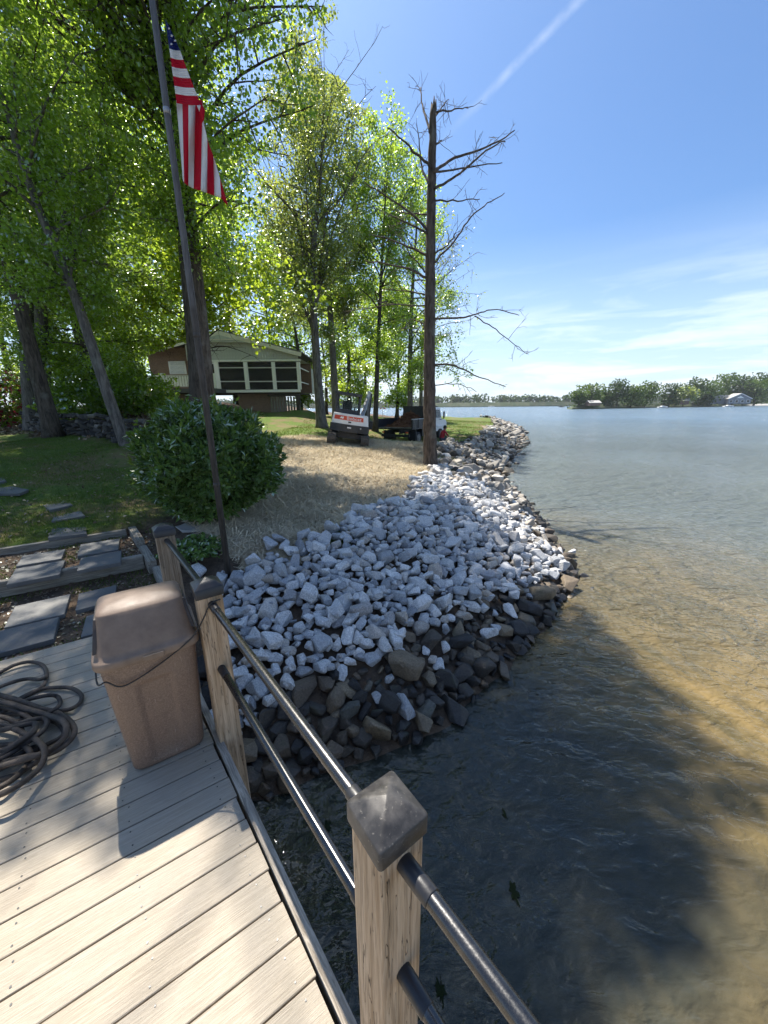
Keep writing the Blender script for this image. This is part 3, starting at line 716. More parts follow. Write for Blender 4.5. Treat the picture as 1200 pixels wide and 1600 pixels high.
# ------------------------------------------------------------------ trash can
def sup_ring(hx, hy, z, p=5.0, n=112, fn=None):
    out = []
    for k in range(n):
        t = 2 * math.pi * k / n; c, s = math.cos(t), math.sin(t)
        rr = (abs(c) ** p + abs(s) ** p) ** (-1 / p); x, y = c * rr * hx, s * rr * hy
        if fn: x, y = fn(x, y, z)
        out.append((x, y, z))
    return out
CAN = Vector((-1.398, 1.925, 0)); can = tag(empty('trash_can', CAN, ANG), 'speckled brown plastic trash can with domed swing lid on the dock', 'trash can')
def rib(x, y, z):
    k = max(0, min(1, (.60 - z) / .02)) * max(0, min(1, (z - .03) / .02))
    for sgn in (0, 1):
        u, w = (x, y) if sgn == 0 else (y, x)
        if abs(u) < .085 and abs(w) > .12:
            d = k * .013 * max(0, min(1, (.085 - abs(u)) / .010))
            if sgn == 0: y -= math.copysign(d, y)
            else: x -= math.copysign(d, x)
    return x, y
rings = []
for z in (.0, .008, .02, .04, .06, .1, .2, .3, .4, .5, .57, .585, .60, .615, .64, .70, .745):
    h = .192 + (.234 - .192) * z / .745; h -= .010 * max(0, 1 - z / .02)
    rings.append(sup_ring(h, h, z, 7, fn=rib))
MB().loft(rings, 0, True, False).build('body', m_can, can, smooth=True)
rings = [sup_ring(a_, b_, z_, p_) for a_, b_, z_, p_ in ((.252, .252, .735, 7), (.256, .256, .745, 7), (.254, .254, .772, 7), (.249, .249, .782, 7), (.237, .236, .788, 7), (.233, .226, .81, 7), (.228, .208, .85, 6), (.222, .188, .89, 6), (.215, .168, .93, 6), (.208, .150, .965, 6), (.203, .138, .988, 8), (.200, .133, .994, 8), (.190, .112, 1.006, 8), (.16, .080, 1.018, 7), (.05, .03, 1.026, 4))]
lid = MB().loft(rings, 0, False, True).build('lid', m_lid, can, smooth=True)
for sx in (-1, 1):
    fl = MB(); pts = [(-.185, .815), (.185, .815), (.165, .87), (.135, .93), (.105, .972), (-.105, .972), (-.135, .93), (-.165, .87)]
    xo = lambda z: sx * (.2415 - (z - .80) * .17)
    fl.add([(xo(z) - sx * .03, y, z) for y, z in pts] + [(xo(z), y, z) for y, z in pts], [tuple(range(8)), tuple(range(15, 7, -1))] + [(i, (i + 1) % 8, (i + 1) % 8 + 8, i + 8) for i in range(8)])
    fl.build('swing_flap', m_flap, lid, bevel=.004)
MB().box((0.02, -.2565, .752), (.10, .012, .030)).build('lid_tab', m_lid, lid, bevel=.005)
# elastic cord stretched round the can and hooked on the rail
def on_front(u, v, off=.0):
    d = Vector(ray(u, v)); n = Vector((math.sin(ANG), -math.cos(ANG), 0)); p0 = CAN + n * (.236 + off)
    o = Vector((0, 0, H)); t = (p0 - o).dot(n) / d.dot(n); return o + d * t
pts = [CAN + Vector(an(-.262, .10)) + Vector((0, 0, .70)), CAN + Vector(an(-.245, -.20)) + Vector((0, 0, .665)), on_front(166, 1066, .005), on_front(188, 1073, .006), on_front(215, 1061, .008), on_front(260, 1030, .010), on_front(300, 996, .026)]
pts += [Vector(atz(318, 966, .90)), Vector((-.985, 1.862, .955)), Vector((-.955, 1.875, .985)), Vector((-.93, 1.905, .985))]
MB().tube(catmull(pts, 6), .0042, 8).build('elastic_cord', m_cord, None, smooth=True)
tag(bpy.data.objects['elastic_cord'], 'thin black elastic cord slung around the trash can and hooked to the rail', 'cord')

# ------------------------------------------------------------------ rope
def rope():
    b = MB(); Z = lambda x, y: (x / 6.4, 1010 + y / 6.4)
    loops = [([(-300, 520), (-150, 330), (0, 262), (150, 185), (300, 155), (420, 185), (465, 260), (448, 370), (370, 440), (200, 530), (60, 640), (-200, 800)], .018, .02),
             ([(-300, 560), (-120, 460), (0, 405), (150, 350), (280, 325), (400, 330), (470, 300)], .018, .05),
             ([(-80, 700), (180, 530), (400, 430), (600, 410), (720, 420), (810, 480), (805, 555), (720, 620), (600, 645), (420, 660), (200, 700)], .018, .02),
             ([(-60, 640), (160, 570), (330, 520), (480, 490), (570, 500), (603, 560), (560, 620), (420, 690), (100, 760)], .018, .045),
             ([(-250, 430), (0, 490), (200, 545), (400, 620), (560, 660), (690, 740), (745, 850), (680, 960), (520, 1060), (300, 1100), (0, 1170), (-250, 1260)], .022, .06),
             ([(-250, 520), (60, 565), (250, 620), (480, 690), (620, 740), (665, 830), (620, 940), (470, 1050), (280, 1120), (0, 1200), (-250, 1290)], .022, .09),
             ([(-250, 640), (0, 760), (200, 850), (340, 920), (430, 1000), (445, 1100), (380, 1230), (200, 1380), (0, 1480), (-200, 1560)], .020, .10),
             ([(-200, 1000), (100, 985), (240, 1000), (300, 1060), (285, 1150), (180, 1290), (0, 1410), (-200, 1500)], .020, .05),
             ([(-200, 700), (0, 690), (150, 675), (300, 690), (460, 730), (560, 760), (640, 850), (590, 920), (450, 990), (250, 1100), (0, 1230), (-200, 1330)], .018, .03),
             ([(-200, 860), (100, 800), (300, 740), (430, 720), (470, 770), (400, 870), (250, 970), (100, 1040), (-200, 1180)], .021, .075),
             ([(-250, 900), (0, 840), (260, 780), (350, 775), (330, 850), (180, 960), (0, 1090), (-200, 1230)], .021, .10),
             ([(-250, 600), (-40, 600), (180, 650), (330, 760), (330, 880), (200, 1010), (-20, 1140), (-250, 1200)], .019, .055),
             ([(-260, 760), (-60, 700), (120, 740), (220, 850), (160, 980), (-60, 1060), (-260, 1080)], .019, .085),
             ([(-240, 1380), (0, 1330), (200, 1260), (390, 1130), (440, 1030), (330, 1010), (100, 1130), (-240, 1300)], .019, .03)]
    for L, rad, z in loops:
        pts = []
        for i, (x, y) in enumerate(L):
            q = atz(*Z(x, y), 0.0); zz = max(rad, z + .018 * math.sin(i * 1.9 + z * 60)); q = atz(*Z(x, y), zz); pts.append(q)
        b.tube(catmull(pts, 7), rad * .76, 10)
    return tag(b.build('coiled_rope', m_rope, None, smooth=True), 'pile of thick dark rope coils lying on the dock boards', 'rope')
rope()

# ------------------------------------------------------------------ garden path of slate pavers, timber steps
path = tag(empty('garden_path', an(-1.2, 5.0, 0)), kind='structure')
def slab(corners_px, z, th=.05, name='paver', parent=path, m=m_paver, rect=True):
    C = np.array([atz(u, v, z)[:2] for u, v in corners_px])
    c = C.mean(0); q = C - c
    if rect:
        la, ln = q @ A2, q @ N2; ha, hn = np.abs(la).mean(), np.abs(ln).mean(); jit = lambda: random.uniform(-.012, .012)
        C = np.array([c + A2 * (s * ha + jit()) + N2 * (t * hn + jit()) for s, t in ((-1, -1), (1, -1), (1, 1), (-1, 1))]); q = C - c
    b = MB(); n = len(q)
    tilt = (random.uniform(-.015, .015), random.uniform(-.015, .015))
    tz = lambda p: p[0] * tilt[0] + p[1] * tilt[1]
    b.add([(p[0], p[1], -th) for p in q] + [(p[0], p[1], tz(p)) for p in q], [tuple(range(n - 1, -1, -1)), tuple(range(n, 2 * n))] + [(i, (i + 1) % n, (i + 1) % n + n, i + n) for i in range(n)])
    o = b.build(name, m, parent, bevel=.006); o.location = Vector((c[0], c[1], z)) - (Vector(parent.location) if parent else Vector((0, 0, 0))); return o
for cs in ([(36, 868), (100, 857), (98, 874), (26, 884)], [(22, 889), (98, 876), (97, 896), (14, 913)], [(122, 851), (184, 842), (187, 858), (124, 868)], [(123, 871), (188, 861), (191, 879), (122, 891)]): slab(cs, .155)
for cs in ([(24, 946), (106, 930), (104, 960), (9, 979)], [(-40, 985), (86, 975), (84, 1003), (-60, 1030)], [(122, 928), (180, 914), (182, 940), (122, 951)], [(131, 962), (200, 948), (205, 975), (132, 992)], [(-90, 950), (-8, 948), (-22, 975), (-120, 985)]): slab(cs, -.022)
def slab_g(cs, zoff=.02):
    u, v = np.mean(cs, 0); z = .4
    for _ in range(8): p = atz(u, v, z); z = gz(p[0], p[1]) + zoff
    return slab(cs, z, .05, rect=False)
for cs in ([(80, 825), (134, 818), (135, 833), (75, 841)], [(85, 803), (125, 798), (133, 806), (80, 814)], [(66, 789), (104, 782), (114, 789), (78, 797)], [(-12, 763), (20, 760), (45, 765), (30, 771), (-10, 771)], [(-20, 747), (4, 744), (10, 752), (-14, 756)]): slab_g(cs)
st = slab_g([(268, 820), (300, 812), (314, 815), (312, 828), (285, 829)]); st.parent = None; st.location = Vector(st.location) + Vector(path.location); st.name = 'flat_stone'; st.data.materials.clear(); st.data.materials.append(m_concrete)
tag(st, 'pale flat stone lying on the soil under the round bush', 'stone')
steps = tag(empty('timber_steps', an(-1.2, 5.6, 0)), 'weathered timber edging framing the two stepped paver beds', 'steps')
def timber(p, q, w, h):
    p, q = np.array(p), np.array(q); L = np.linalg.norm(q - p); b = MB().box((0, 0, 0), (w, h, L)); o = b.build('timber', m_timber, steps, bevel=.007)
    d = Vector(q - p).normalized(); x = d.cross(Vector((0, 0, 1))).normalized(); y = d.cross(x)
    o.matrix_local = Matrix.Translation(Vector((p + q) / 2) - Vector(steps.location)) @ Matrix((x, y, d)).transposed().to_4x4(); return o
timber(an(-4.8, 5.69, .045), an(-.10, 5.69, .045), .085, .19)
timber(an(-4.8, 6.88, .11), an(-.27, 6.88, .11), .085, .19)
timber(an(-.19, 6.93, .125), an(-.10, 6.12, .12), .10, .19)
timber(an(-.09, 6.06, .06), an(-.01, 5.40, .04), .10, .18)
timber(an(.03, 5.34, .0), an(.08, 4.75, -.02), .10, .14)

# ------------------------------------------------------------------ flagpole and flag
FP = np.array([-2.08, 4.58]); fz = gz(*FP)
pole = tag(empty('flagpole', (FP[0], FP[1], fz)), 'tall slim metal flagpole beside the round bush', 'flagpole')
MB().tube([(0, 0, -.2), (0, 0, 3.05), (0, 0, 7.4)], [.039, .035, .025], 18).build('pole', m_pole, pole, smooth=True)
for z, r_ in ((1.28, .041), (2.98, .038), (4.98, .033)): MB().tube([(0, 0, z), (0, 0, z + .05)], r_, 18).build('collar', m_pole if z < 4 else m_xgrey, pole, smooth=True)
MB().tube([(0, 0, -.02), (0, 0, .035)], [.060, .056], 16).build('base_sleeve', m_concrete, pole, smooth=True)
MB().tube([(.05, -.05, 1.3), (.045, -.045, 7.2)], .0035, 6).build('halyard', m_rope, pole)
def flag():
    b = MB(); Z = lambda x, y: (230 + x / 4.707, y / 4.707)
    cols = []
    def surf(x, y, depth): return tuple(aty(*Z(x, y), FP[1] - .02 + depth))
    # upper part, still fastened to the pole: stripes run out from the hoist
    rows = list(np.linspace(140, 356, 9)) + [425, 490, 560, 630, 690, 756]; rows2 = []
    bands = [(140, 356, 2), (356, 425, 1), (425, 490, 0), (490, 560, 1), (560, 630, 0), (630, 690, 1), (690, 758, 0)]
    for y0, y1, mi in bands:
        nr = 8 if mi == 2 else 4
        for r in range(nr):
            ya, yb = y0 + (y1 - y0) * r / nr, y0 + (y1 - y0) * (r + 1) / nr; quad = []; NC = 8; grid = []
            for y in (ya, yb):
                xl = np.interp(y, [140, 755], [133, 216]); xr_ = np.interp(y, [140, 220, 356, 490, 630, 756], [140, 182, 242, 290, 345, 398])
                for c in range(NC + 1):
                    f = c / NC; x = xl + (xr_ - xl) * f; yy = y + 10 * math.sin(f * 3.0) * (1 if y > 300 else .3) + 14 * f * f
                    grid.append(surf(x, yy, -.05 - .07 * math.sin(f * 4.2 + y * .006) * f))
            b.add(grid, [(c, c + 1, c + 1 + NC + 1, c + NC + 1) for c in range(NC)], mi)
    # lower part, folded under and hanging: stripes run down
    T = [213, 258, 303, 355, 408, 445, 475, 500, 522]; B_ = [262, 272, 303, 342, 394, 440, 495, 545, 592]; YB = [1325, 1345, 1368, 1388, 1402, 1420, 1440, 1458, 1515]
    NR = 26
    for k in range(8):
        mi = 1 if k % 2 == 0 else 0; sub = 3; grid = []
        for r in range(NR + 1):
            f = r / NR
            for s in range(sub + 1):
                g = s / sub; xt = T[k] + (T[k + 1] - T[k]) * g; xb = B_[k] + (B_[k + 1] - B_[k]) * g; yb = YB[k] + (YB[k + 1] - YB[k]) * g
                y = 735 + (yb - 735) * f; x = xt + (xb - xt) * f
                x = min(x, np.interp(y, [735, 800, 900, 1050, 1170, 1290, 1500], [402, 418, 415, 450, 495, 530, 592]))
                grid.append(surf(x, y, -.02 + .05 * math.sin(x * .045 + y * .004) + .02 * math.sin(y * .012)))
        b.add(grid, [(r * (sub + 1) + s, r * (sub + 1) + s + 1, (r + 1) * (sub + 1) + s + 1, (r + 1) * (sub + 1) + s) for r in range(NR) for s in range(sub)], mi)
    fold = [(360, 745), (400, 760), (425, 810), (418, 880), (405, 905), (385, 830)]
    b.add([surf(x, y, -.10) for x, y in fold], [tuple(range(6))], 0)
    b.add([surf(x, y, -.104) for x, y in ((362, 765), (395, 775), (383, 822))], [(0, 1, 2)], 1)
    for cx, cy, s in ((180, 262, 13), (160, 210, 10), (205, 300, 12), (178, 325, 11)):
        st_ = []
        for i in range(10):
            rr = s if i % 2 == 0 else s * .4; a = math.radians(-90 + 36 * i + 12); st_.append(surf(cx + rr * math.cos(a), cy + rr * math.sin(a), -.075 - .02))
        b.add(st_, [tuple(range(10))], 1)
    o = b.build('flag', [m_flag_r, m_flag_w, m_flag_b], None, smooth=True)
    so = o.modifiers.new('thick', 'SOLIDIFY'); so.thickness = .0015; so.offset = 0
    return tag(o, 'red, white and blue striped flag hanging limp from the flagpole', 'flag')
flag()

# ------------------------------------------------------------------ round bush
def bush():
    c0 = np.array([-2.90, 6.25]); z0 = gz(*c0); R = np.array([1.06, 1.02, .90]); cen = np.array([c0[0], c0[1], z0 + .93]); r = np.random.default_rng(12)
    root = tag(empty('laurel_bush', (c0[0], c0[1], z0)), 'dense round dark green glossy bush beside the flagpole', 'bush')
    b = MB()
    for k in range(11):
        a = k * 2.4; d = unit(np.array([math.cos(a) * .7, math.sin(a) * .7, .9 + .5 * r.uniform()]))
        L = 1.5; b.tube([(.12 * math.cos(a), .12 * math.sin(a), -.05), (d[0] * L * .35, d[1] * L * .35, d[2] * L * .4), (d[0] * L * .9, d[1] * L * .9, d[2] * L * .9)], [.028, .02, .008], 6)
    b.build('stem', m_bark_grey, root, smooth=True)
    n = 27000; u = unit(r.normal(size=(n, 3)))
    lump = np.array([mnoise.noise((p[0] * 2.6, p[1] * 2.6, p[2] * 2.6)) for p in u])
    rad = (1 + .27 * lump + .07 * np.array([mnoise.noise((p[0] * 7, p[1] * 7, p[2] * 7)) for p in u])) * (1 - .42 * r.uniform(size=n) ** 2.2)
    Pp = u * rad[:, None] * R; Pp[:, 2] *= np.where(Pp[:, 2] < 0, .92, 1)
    ax = unit(u * .8 + np.array([0, 0, .75]))
    keep = (Pp[:, 2] > -.90) & ~((Pp[:, 2] < -.72) & (r.uniform(size=n) < .4)); Pp, ax = Pp[keep], ax[keep]
    me = leaf_mesh('foliage', Pp + (cen - np.array([c0[0], c0[1], z0])), 0.122, m_laurel, r, LAUREL, ax, .9, .42)
    link('foliage', me, root)
    sh = unit(r.normal(size=(70, 3)) + np.array([0, -.2, .5])); S = []; AX = []
    for q in sh:
        base_ = q * R * 1.0; up_ = unit(q * .6 + np.array([0, 0, 1.0])); k = int(r.integers(7, 13)); L = r.uniform(.10, .28)
        S.append(base_ + up_ * np.linspace(0, L, k)[:, None]); AX.append(np.repeat(up_[None], k, 0))
    tag(link('new_shoots', leaf_mesh('new_shoots', np.vstack(S) + (cen - np.array([c0[0], c0[1], z0])), .10, m_laurel_new, r, LAUREL, np.vstack(AX), .5, .5), root), kind='stuff')
bush()

# ------------------------------------------------------------------ trees
LEAVES = 0
def limb(r, p, d, L, n, wig, lift):
    pts = [p.copy()]; d = d.copy()
    for i in range(n):
        d = unit(d + r.normal(size=3) * wig + np.array([0, 0, lift])); pts.append(pts[-1] + d * L / n)
    return pts
def make_tree(name, label, trunk, r0, crown, nb, nsub, nleaf, lsize, lmat, bmat, seed, extra=(), keep=None, up=(.25, .9), rtop=.25, gspread=.20, tmpl=LEAF4, subf=.38, group=None, droop=-.02, twigs=True, bare=0.0, top_leaf=True, flare=1.55):
    """trunk: polyline; crown: (start fraction, radius, profile exponent); extra: hand-set limbs (fraction, end point)"""
    r = np.random.default_rng(seed); trunk = [np.array(p, float) for p in trunk]; base = trunk[0].copy()
    tp = np.array(catmull(trunk, 5)); seg = np.r_[0, np.cumsum(np.linalg.norm(np.diff(tp, axis=0), axis=1))]; tot = seg[-1]; fr = seg / tot
    at = lambda f: np.array([np.interp(f, fr, tp[:, k]) for k in range(3)])
    rad = lambda f: r0 * ((1 - f) ** .8 * (1 - rtop * .2) + rtop * .2)
    wood = MB(); rr = [rad(f) * (1 + (flare - 1) * math.exp(-f * tot / (r0 * 1.9))) for f in fr]
    wood.tube([p - base for p in tp], rr, 12)
    ends = []
    cs, cr_, ce = crown
    for i in range(nb):
        f = cs + (1 - cs) * ((i + r.uniform()) / nb) ** .9; f = min(f, .985)
        g = (f - cs) / (1 - cs); L = cr_ * (math.sin(math.pi * min(1, .18 + .82 * (1 - g))) ** ce if ce > 0 else (1 - .75 * g)) * r.uniform(.7, 1.12)
        L = max(L, cr_ * .22); az = i * 2.39996 + r.uniform(-.5, .5); el = up[0] + (up[1] - up[0]) * g + r.normal() * .12
        d = np.array([math.cos(az) * math.cos(el), math.sin(az) * math.cos(el), math.sin(el)]); ends.append((f, limb(r, at(f), d, L, 7, .13, droop)))
    for f, e in extra:
        p = at(f); e = np.array(e, float); m = (p + e) / 2 + np.array([0, 0, .12 * np.linalg.norm(e - p)]) + r.normal(size=3) * .15
        ends.append((f, [np.array(q) for q in catmull([p, p * .6 + m * .4 + np.array([0, 0, .1]), m, e], 3)]))
    C = []; nl_each = max(1, int(nleaf / (len(ends) * nsub)))
    for f, pts in ends:
        L = sum(np.linalg.norm(pts[k + 1] - pts[k]) for k in range(len(pts) - 1)); br = min(rad(f) * .55, .014 + .013 * L)
        wood.tube([p - base for p in pts], list(np.linspace(br, .008, len(pts))), 6, caps=False)
        m = len(pts) - 1
        for s in range(nsub):
            t = .22 + .78 * (s + r.uniform()) / nsub; k = min(int(t * m), m - 1); q = pts[k] + (pts[k + 1] - pts[k]) * (t * m - k)
            d = unit(unit(pts[k + 1] - pts[k]) * .7 + r.normal(size=3) * .75 + np.array([0, 0, .10])); l2 = max(.35, subf * L * (1.15 - .6 * t)) * r.uniform(.6, 1.2)
            sp_ = limb(r, q, d, l2, 4, .25, -.03)
            if twigs: wood.tube([p - base for p in sp_], list(np.linspace(max(.006, br * .3), .004, 5)), 4, caps=False)
            if r.uniform() < bare: continue
            w = np.sort(r.uniform(.1, 1.08, nl_each)); idx = np.minimum((w * 4).astype(int), 3); sa = np.array(sp_); fr2 = np.clip(w * 4 - idx, 0, 1.3)[:, None]
            C.append(sa[idx] + (sa[idx + 1] - sa[idx]) * fr2 + r.normal(size=(nl_each, 3)) * gspread)
    C = np.vstack(C)
    if keep is not None: C = C[keep(C)]
    root = tag(empty(name, base), label, 'tree', group)
    wood.build('trunk', bmat, root, smooth=True)
    link('crown', leaf_mesh('crown', C - base, lsize, lmat, r, tmpl), root)
    return root
def px_path(lst):
    """(u, v, Y) triples to points"""
    return [aty(u, v, Y) for u, v, Y in lst]
def ground_pt(u, Y, sink=.15):
    v = 650.0
    for _ in range(6):
        p = aty(u, v, Y); z = gz(p[0], Y); v = float(pix(np.array([p[0], Y, z]))[1][0])
    return np.array([p[0], Y, z - sink])
SH = np.array([-to_sun.x / to_sun.z, -to_sun.y / to_sun.z])
def shadow_xy(C, z=0.0): return C[:, :2] + SH[None] * (C[:, 2:3] - z)
def open_sky(C, lim):
    """crown outline seen against the open sky to the right: lim = [(v, u_max)]"""
    u, v = pix(C); vv = np.array([p[0] for p in lim]); uu = np.array([p[1] for p in lim])
    jitter = np.sin(v * .11) * 9 + np.sin(v * .041 + 1) * 12
    return (v < -10) | (u < np.interp(v, vv, uu) + jitter)
def sunny_dock(C):
    """the crown stops short of the sun's path to the near dock boards"""
    s = shadow_xy(C); wob = .16 * np.sin(s[:, 0] * 5.1) + .10 * np.sin(s[:, 0] * 13 + s[:, 1] * 7)
    n = s[:, 0] * N2[0] + s[:, 1] * N2[1]
    ok = (s[:, 1] > 1.30 + wob - .05 * s[:, 0])
    # and right of the shadow line across the granite and the water
    lim = np.interp(s[:, 1], [1.2, 1.66, 2.8, 6.3, 9.1, 12, 16], [.6, .97, 2.77, 2.7, 1.5, -.3, -2.5]) + wob
    return ok & (s[:, 0] < lim)
HOUSE_PX = [(226, 556), (300, 528), (352, 512), (392, 530), (402, 572), (472, 572), (472, 652), (226, 652)]
def clear_house(C):
    u, v = pix(C); return ~in_poly(HOUSE_PX, u, v)
# the great tree behind the bush, whose crown hangs over bank and dock
gC = ground_pt(320, 13.2)
trC = [gC] + px_path([(312, 560, 13.2), (300, 430, 13.1), (287, 300, 13.0), (277, 150, 12.9), (270, 20, 12.8)]); trC.append(trC[-1] + np.array([.2, -.7, 3.4])); trC.append(trC[-1] + np.array([.2, -.5, 3.2]))
limC = [(0, 512), (60, 470), (130, 508), (190, 490), (225, 440), (260, 410), (330, 420), (420, 470), (470, 512), (500, 490), (560, 410), (610, 330), (640, 200)]
exC = [(.42, aty(480, 170, 11)), (.46, aty(495, 60, 11)), (.52, aty(505, 10, 11)), (.40, aty(420, 150, 10.5)), (.5, aty(440, 30, 10.5)), (.60, (-2.4, 9.6, 14.0)), (.66, (-2.2, 11.0, 15.0)), (.7, (-2.2, 12.6, 15.5)), (.72, (-2.4, 13.8, 15.2)), (.62, (-3.6, 8.8, 13.4)), (.66, (-4.8, 8.4, 13.6)), (.7, (-6.0, 8.0, 14)), (.68, (-7.2, 7.8, 13.2)), (.72, (-8.4, 8.2, 13.8)),
       (.75, (-3.0, 10.4, 16.6)), (.8, (-3.2, 12.2, 17.4)), (.35, aty(390, 320, 11)), (.33, aty(360, 420, 11.5)), (.5, aty(350, 60, 10.5)), (.48, aty(200, 80, 10.5)), (.44, aty(150, 180, 11)), (.52, aty(380, -40, 10)), (.38, aty(230, 260, 11)), (.5, (-4.6, 8.4, 10.6)), (.5, (-5.6, 8.3, 11.0)), (.48, (-6.6, 8.2, 10.6)), (.5, (-7.6, 8.3, 10.9)), (.5, (-8.8, 8.6, 11.0)), (.48, (-10.2, 9.2, 10.8)), (.5, (-9.4, 10.4, 11.4)), (.46, (-8.0, 9.8, 10.4)), (.52, (-6.2, 9.4, 11.8)), (.55, (-5.2, 9.0, 12.4)), (.52, (-6.2, 7.3, 11.5)), (.5, (-7.4, 7.2, 11.5)), (.52, (-5.2, 7.4, 12)), (.52, (-8.6, 7.4, 11.5)), (.55, (-6.8, 7.8, 12.5)), (.55, (-7.9, 7.9, 12.4)), (.56, (-5.9, 8.0, 13)), (.6, (-5.2, 7.7, 13.2)), (.6, (-4.4, 7.9, 13.4)), (.62, (-3.7, 8.1, 13.8)), (.62, (-3.1, 8.5, 14.2)), (.62, (-2.6, 9.2, 14.6)), (.64, (-4.0, 8.6, 15.0)), (.64, (-5.0, 8.2, 14.8)), (.64, (-3.2, 9.6, 15.4)), (.4, aty(330, 250, 10.5)), (.36, aty(250, 340, 11))]
make_tree('broadleaf_tree', 'tall broad tree with thick dark trunk behind the round bush', trC, .41, (.34, 5.2, .8), 44, 9, 118000, .105, m_leaf, m_bark, 3, exC, lambda C: open_sky(C, limC) & sunny_dock(C) & clear_house(C) & ((pix(C)[1] < -15) | (np.random.default_rng(1).uniform(size=len(C)) > .42)), up=(.1, .9), gspread=.22)
# low bright sprays in front of the house
gY = ground_pt(314, 21)
trY = [gY, gY + np.array([.1, 0, 3]), gY + np.array([.2, -.2, 6.5]), gY + np.array([.5, -.3, 9.5])]
limY = [(0, 300), (330, 380), (400, 455), (470, 520), (520, 480), (560, 420), (600, 330), (620, 260)]
make_tree('maple_tree', 'young maple with bright yellow-green leaves hanging before the porch', trY, .13, (.30, 3.6, .6), 24, 8, 11500, .19, m_leaf_yel, m_bark, 8, [(.5, aty(470, 440, 19.5)), (.45, aty(500, 470, 19.5)), (.42, aty(440, 520, 19.5)), (.4, aty(405, 560, 19.5)), (.55, aty(410, 420, 19.5)), (.6, aty(450, 400, 19.5))], lambda C: open_sky(C, limY) & (pix(C)[1] < 600) & clear_house(C), up=(.0, .7), tmpl=LEAF5, gspread=.26)
# left: double-trunked tree, leaning tree and the wooded edge
gA = ground_pt(52, 17.4)
make_tree('double_trunk_tree', 'old double-trunked tree at the left end of the stacked stone wall', [gA] + px_path([(45, 600, 17.4), (42, 520, 17.4), (48, 430, 17.3), (60, 330, 17.2), (62, 200, 17.1), (60, 60, 17)]) + [np.array([-16.5, 17, 19])], .29, (.28, 7.2, .7), 34, 9, 56000, .12, m_leaf_deep, m_bark_grey, 4, [(.30, aty(-30, 360, 16)), (.33, aty(-20, 470, 16.5)), (.33, aty(150, 330, 15)), (.36, aty(180, 420, 15)), (.4, aty(120, 230, 14.5)), (.30, aty(110, 480, 15.5)), (.5, aty(90, 60, 14)), (.5, aty(10, 120, 14))], None, up=(.05, .85), gspread=.26)
t2 = MB(); q0 = ground_pt(80, 17.3) - gA; pp = px_path([(72, 600, 17.3), (66, 530, 17.3), (64, 450, 17.3), (78, 380, 17.2), (92, 300, 17.1)])
tw_root = [o for o in COL.objects if o.name == 'double_trunk_tree'][0]
t2.tube([q0] + [p - np.array(tw_root.location) for p in catmull(pp, 3)], list(np.linspace(.27, .14, 14)), 12); t2.build('second_trunk', m_bark_grey, tw_root, smooth=True)
gB = ground_pt(199, 11.8)
make_tree('leaning_tree', 'slender grey tree leaning left beside the stone wall', [gB] + px_path([(182, 655, 11.8), (163, 600, 11.8), (140, 530, 11.8), (118, 465, 11.9), (92, 400, 12), (62, 330, 12.1), (30, 240, 12.2), (0, 130, 12.3)]), .165, (.42, 3.4, .6), 18, 8, 15000, .11, m_leaf_deep, m_bark_grey, 5, [(.5, aty(150, 330, 12)), (.6, aty(170, 250, 12.4))], None, up=(.1, .8), rtop=1.5, flare=1.25)
for i, (u, Y, hgt, cr_, nl, sd, lb, mm) in enumerate([(150, 22, 15, 5.6, 22000, 31, 'broad tree filling the gap between the leaning trunk and the double trunk', m_leaf), (-60, 21, 16, 6.0, 20000, 32, 'leafy tree at the far left edge behind the red azalea', m_leaf_deep), (225, 26, 17, 5.5, 20000, 33, 'leafy tree just left of the brick house wall', m_leaf),
                                         (85, 14.2, 13, 4.2, 15000, 34, 'thin tree standing behind the stacked stone wall', m_leaf_deep), (105, 31, 21, 7.0, 20000, 35, 'tall tree rising far behind the stone wall', m_leaf), (165, 17.5, 8.5, 3.6, 16000, 39, 'low spreading tree drooping over the stone wall', m_leaf)]):
    g = ground_pt(u, Y); lean = np.array([.03 * hgt * math.sin(i * 2.1), .02 * hgt * math.cos(i), 0])
    make_tree('woodland_tree', lb, [g, g + lean * .4 + np.array([0, 0, hgt * .35]), g + lean * .8 + np.array([0, 0, hgt * .7]), g + lean + np.array([0, 0, hgt])], .12 + .011 * hgt, (.14 if i != 3 else .45, cr_, .55), 30, 8, int(nl * 1.5), .125 + .003 * (Y - 14), mm, m_bark, sd, (), (lambda C: (sunny_dock(C) | (C[:, 1] > 16)) & clear_house(C)), up=(-.05, .8), group='trees at the wooded edge', gspread=.28)

# the airy trees between house and lake
lim_r = [(100, 520), (150, 540), (190, 585), (240, 600), (330, 640), (420, 700), (640, 720)]
gD = ground_pt(503, 24)
make_tree('tulip_tree', 'tall airy tree with split stems right of the porch', [gD] + px_path([(497, 600, 24), (492, 520, 24), (488, 440, 24), (492, 360, 24), (500, 280, 24), (508, 200, 24), (512, 160, 24)]), .30, (.34, 4.9, .5), 30, 9, 26000, .13, m_leaf_pale, m_bark_grey, 61, [(.34, aty(430, 240, 24)), (.36, aty(455, 190, 24.5)), (.36, aty(475, 170, 23.5)), (.38, aty(540, 210, 24)), (.4, aty(560, 260, 24)), (.33, aty(420, 330, 24)), (.42, aty(560, 330, 23.5)), (.3, aty(450, 380, 24))], lambda C: open_sky(C, [(100, 510), (150, 545), (200, 580), (300, 600), (420, 590), (640, 560)]), up=(.35, 1.15), gspread=.24, subf=.3)
gE = ground_pt(526, 30)
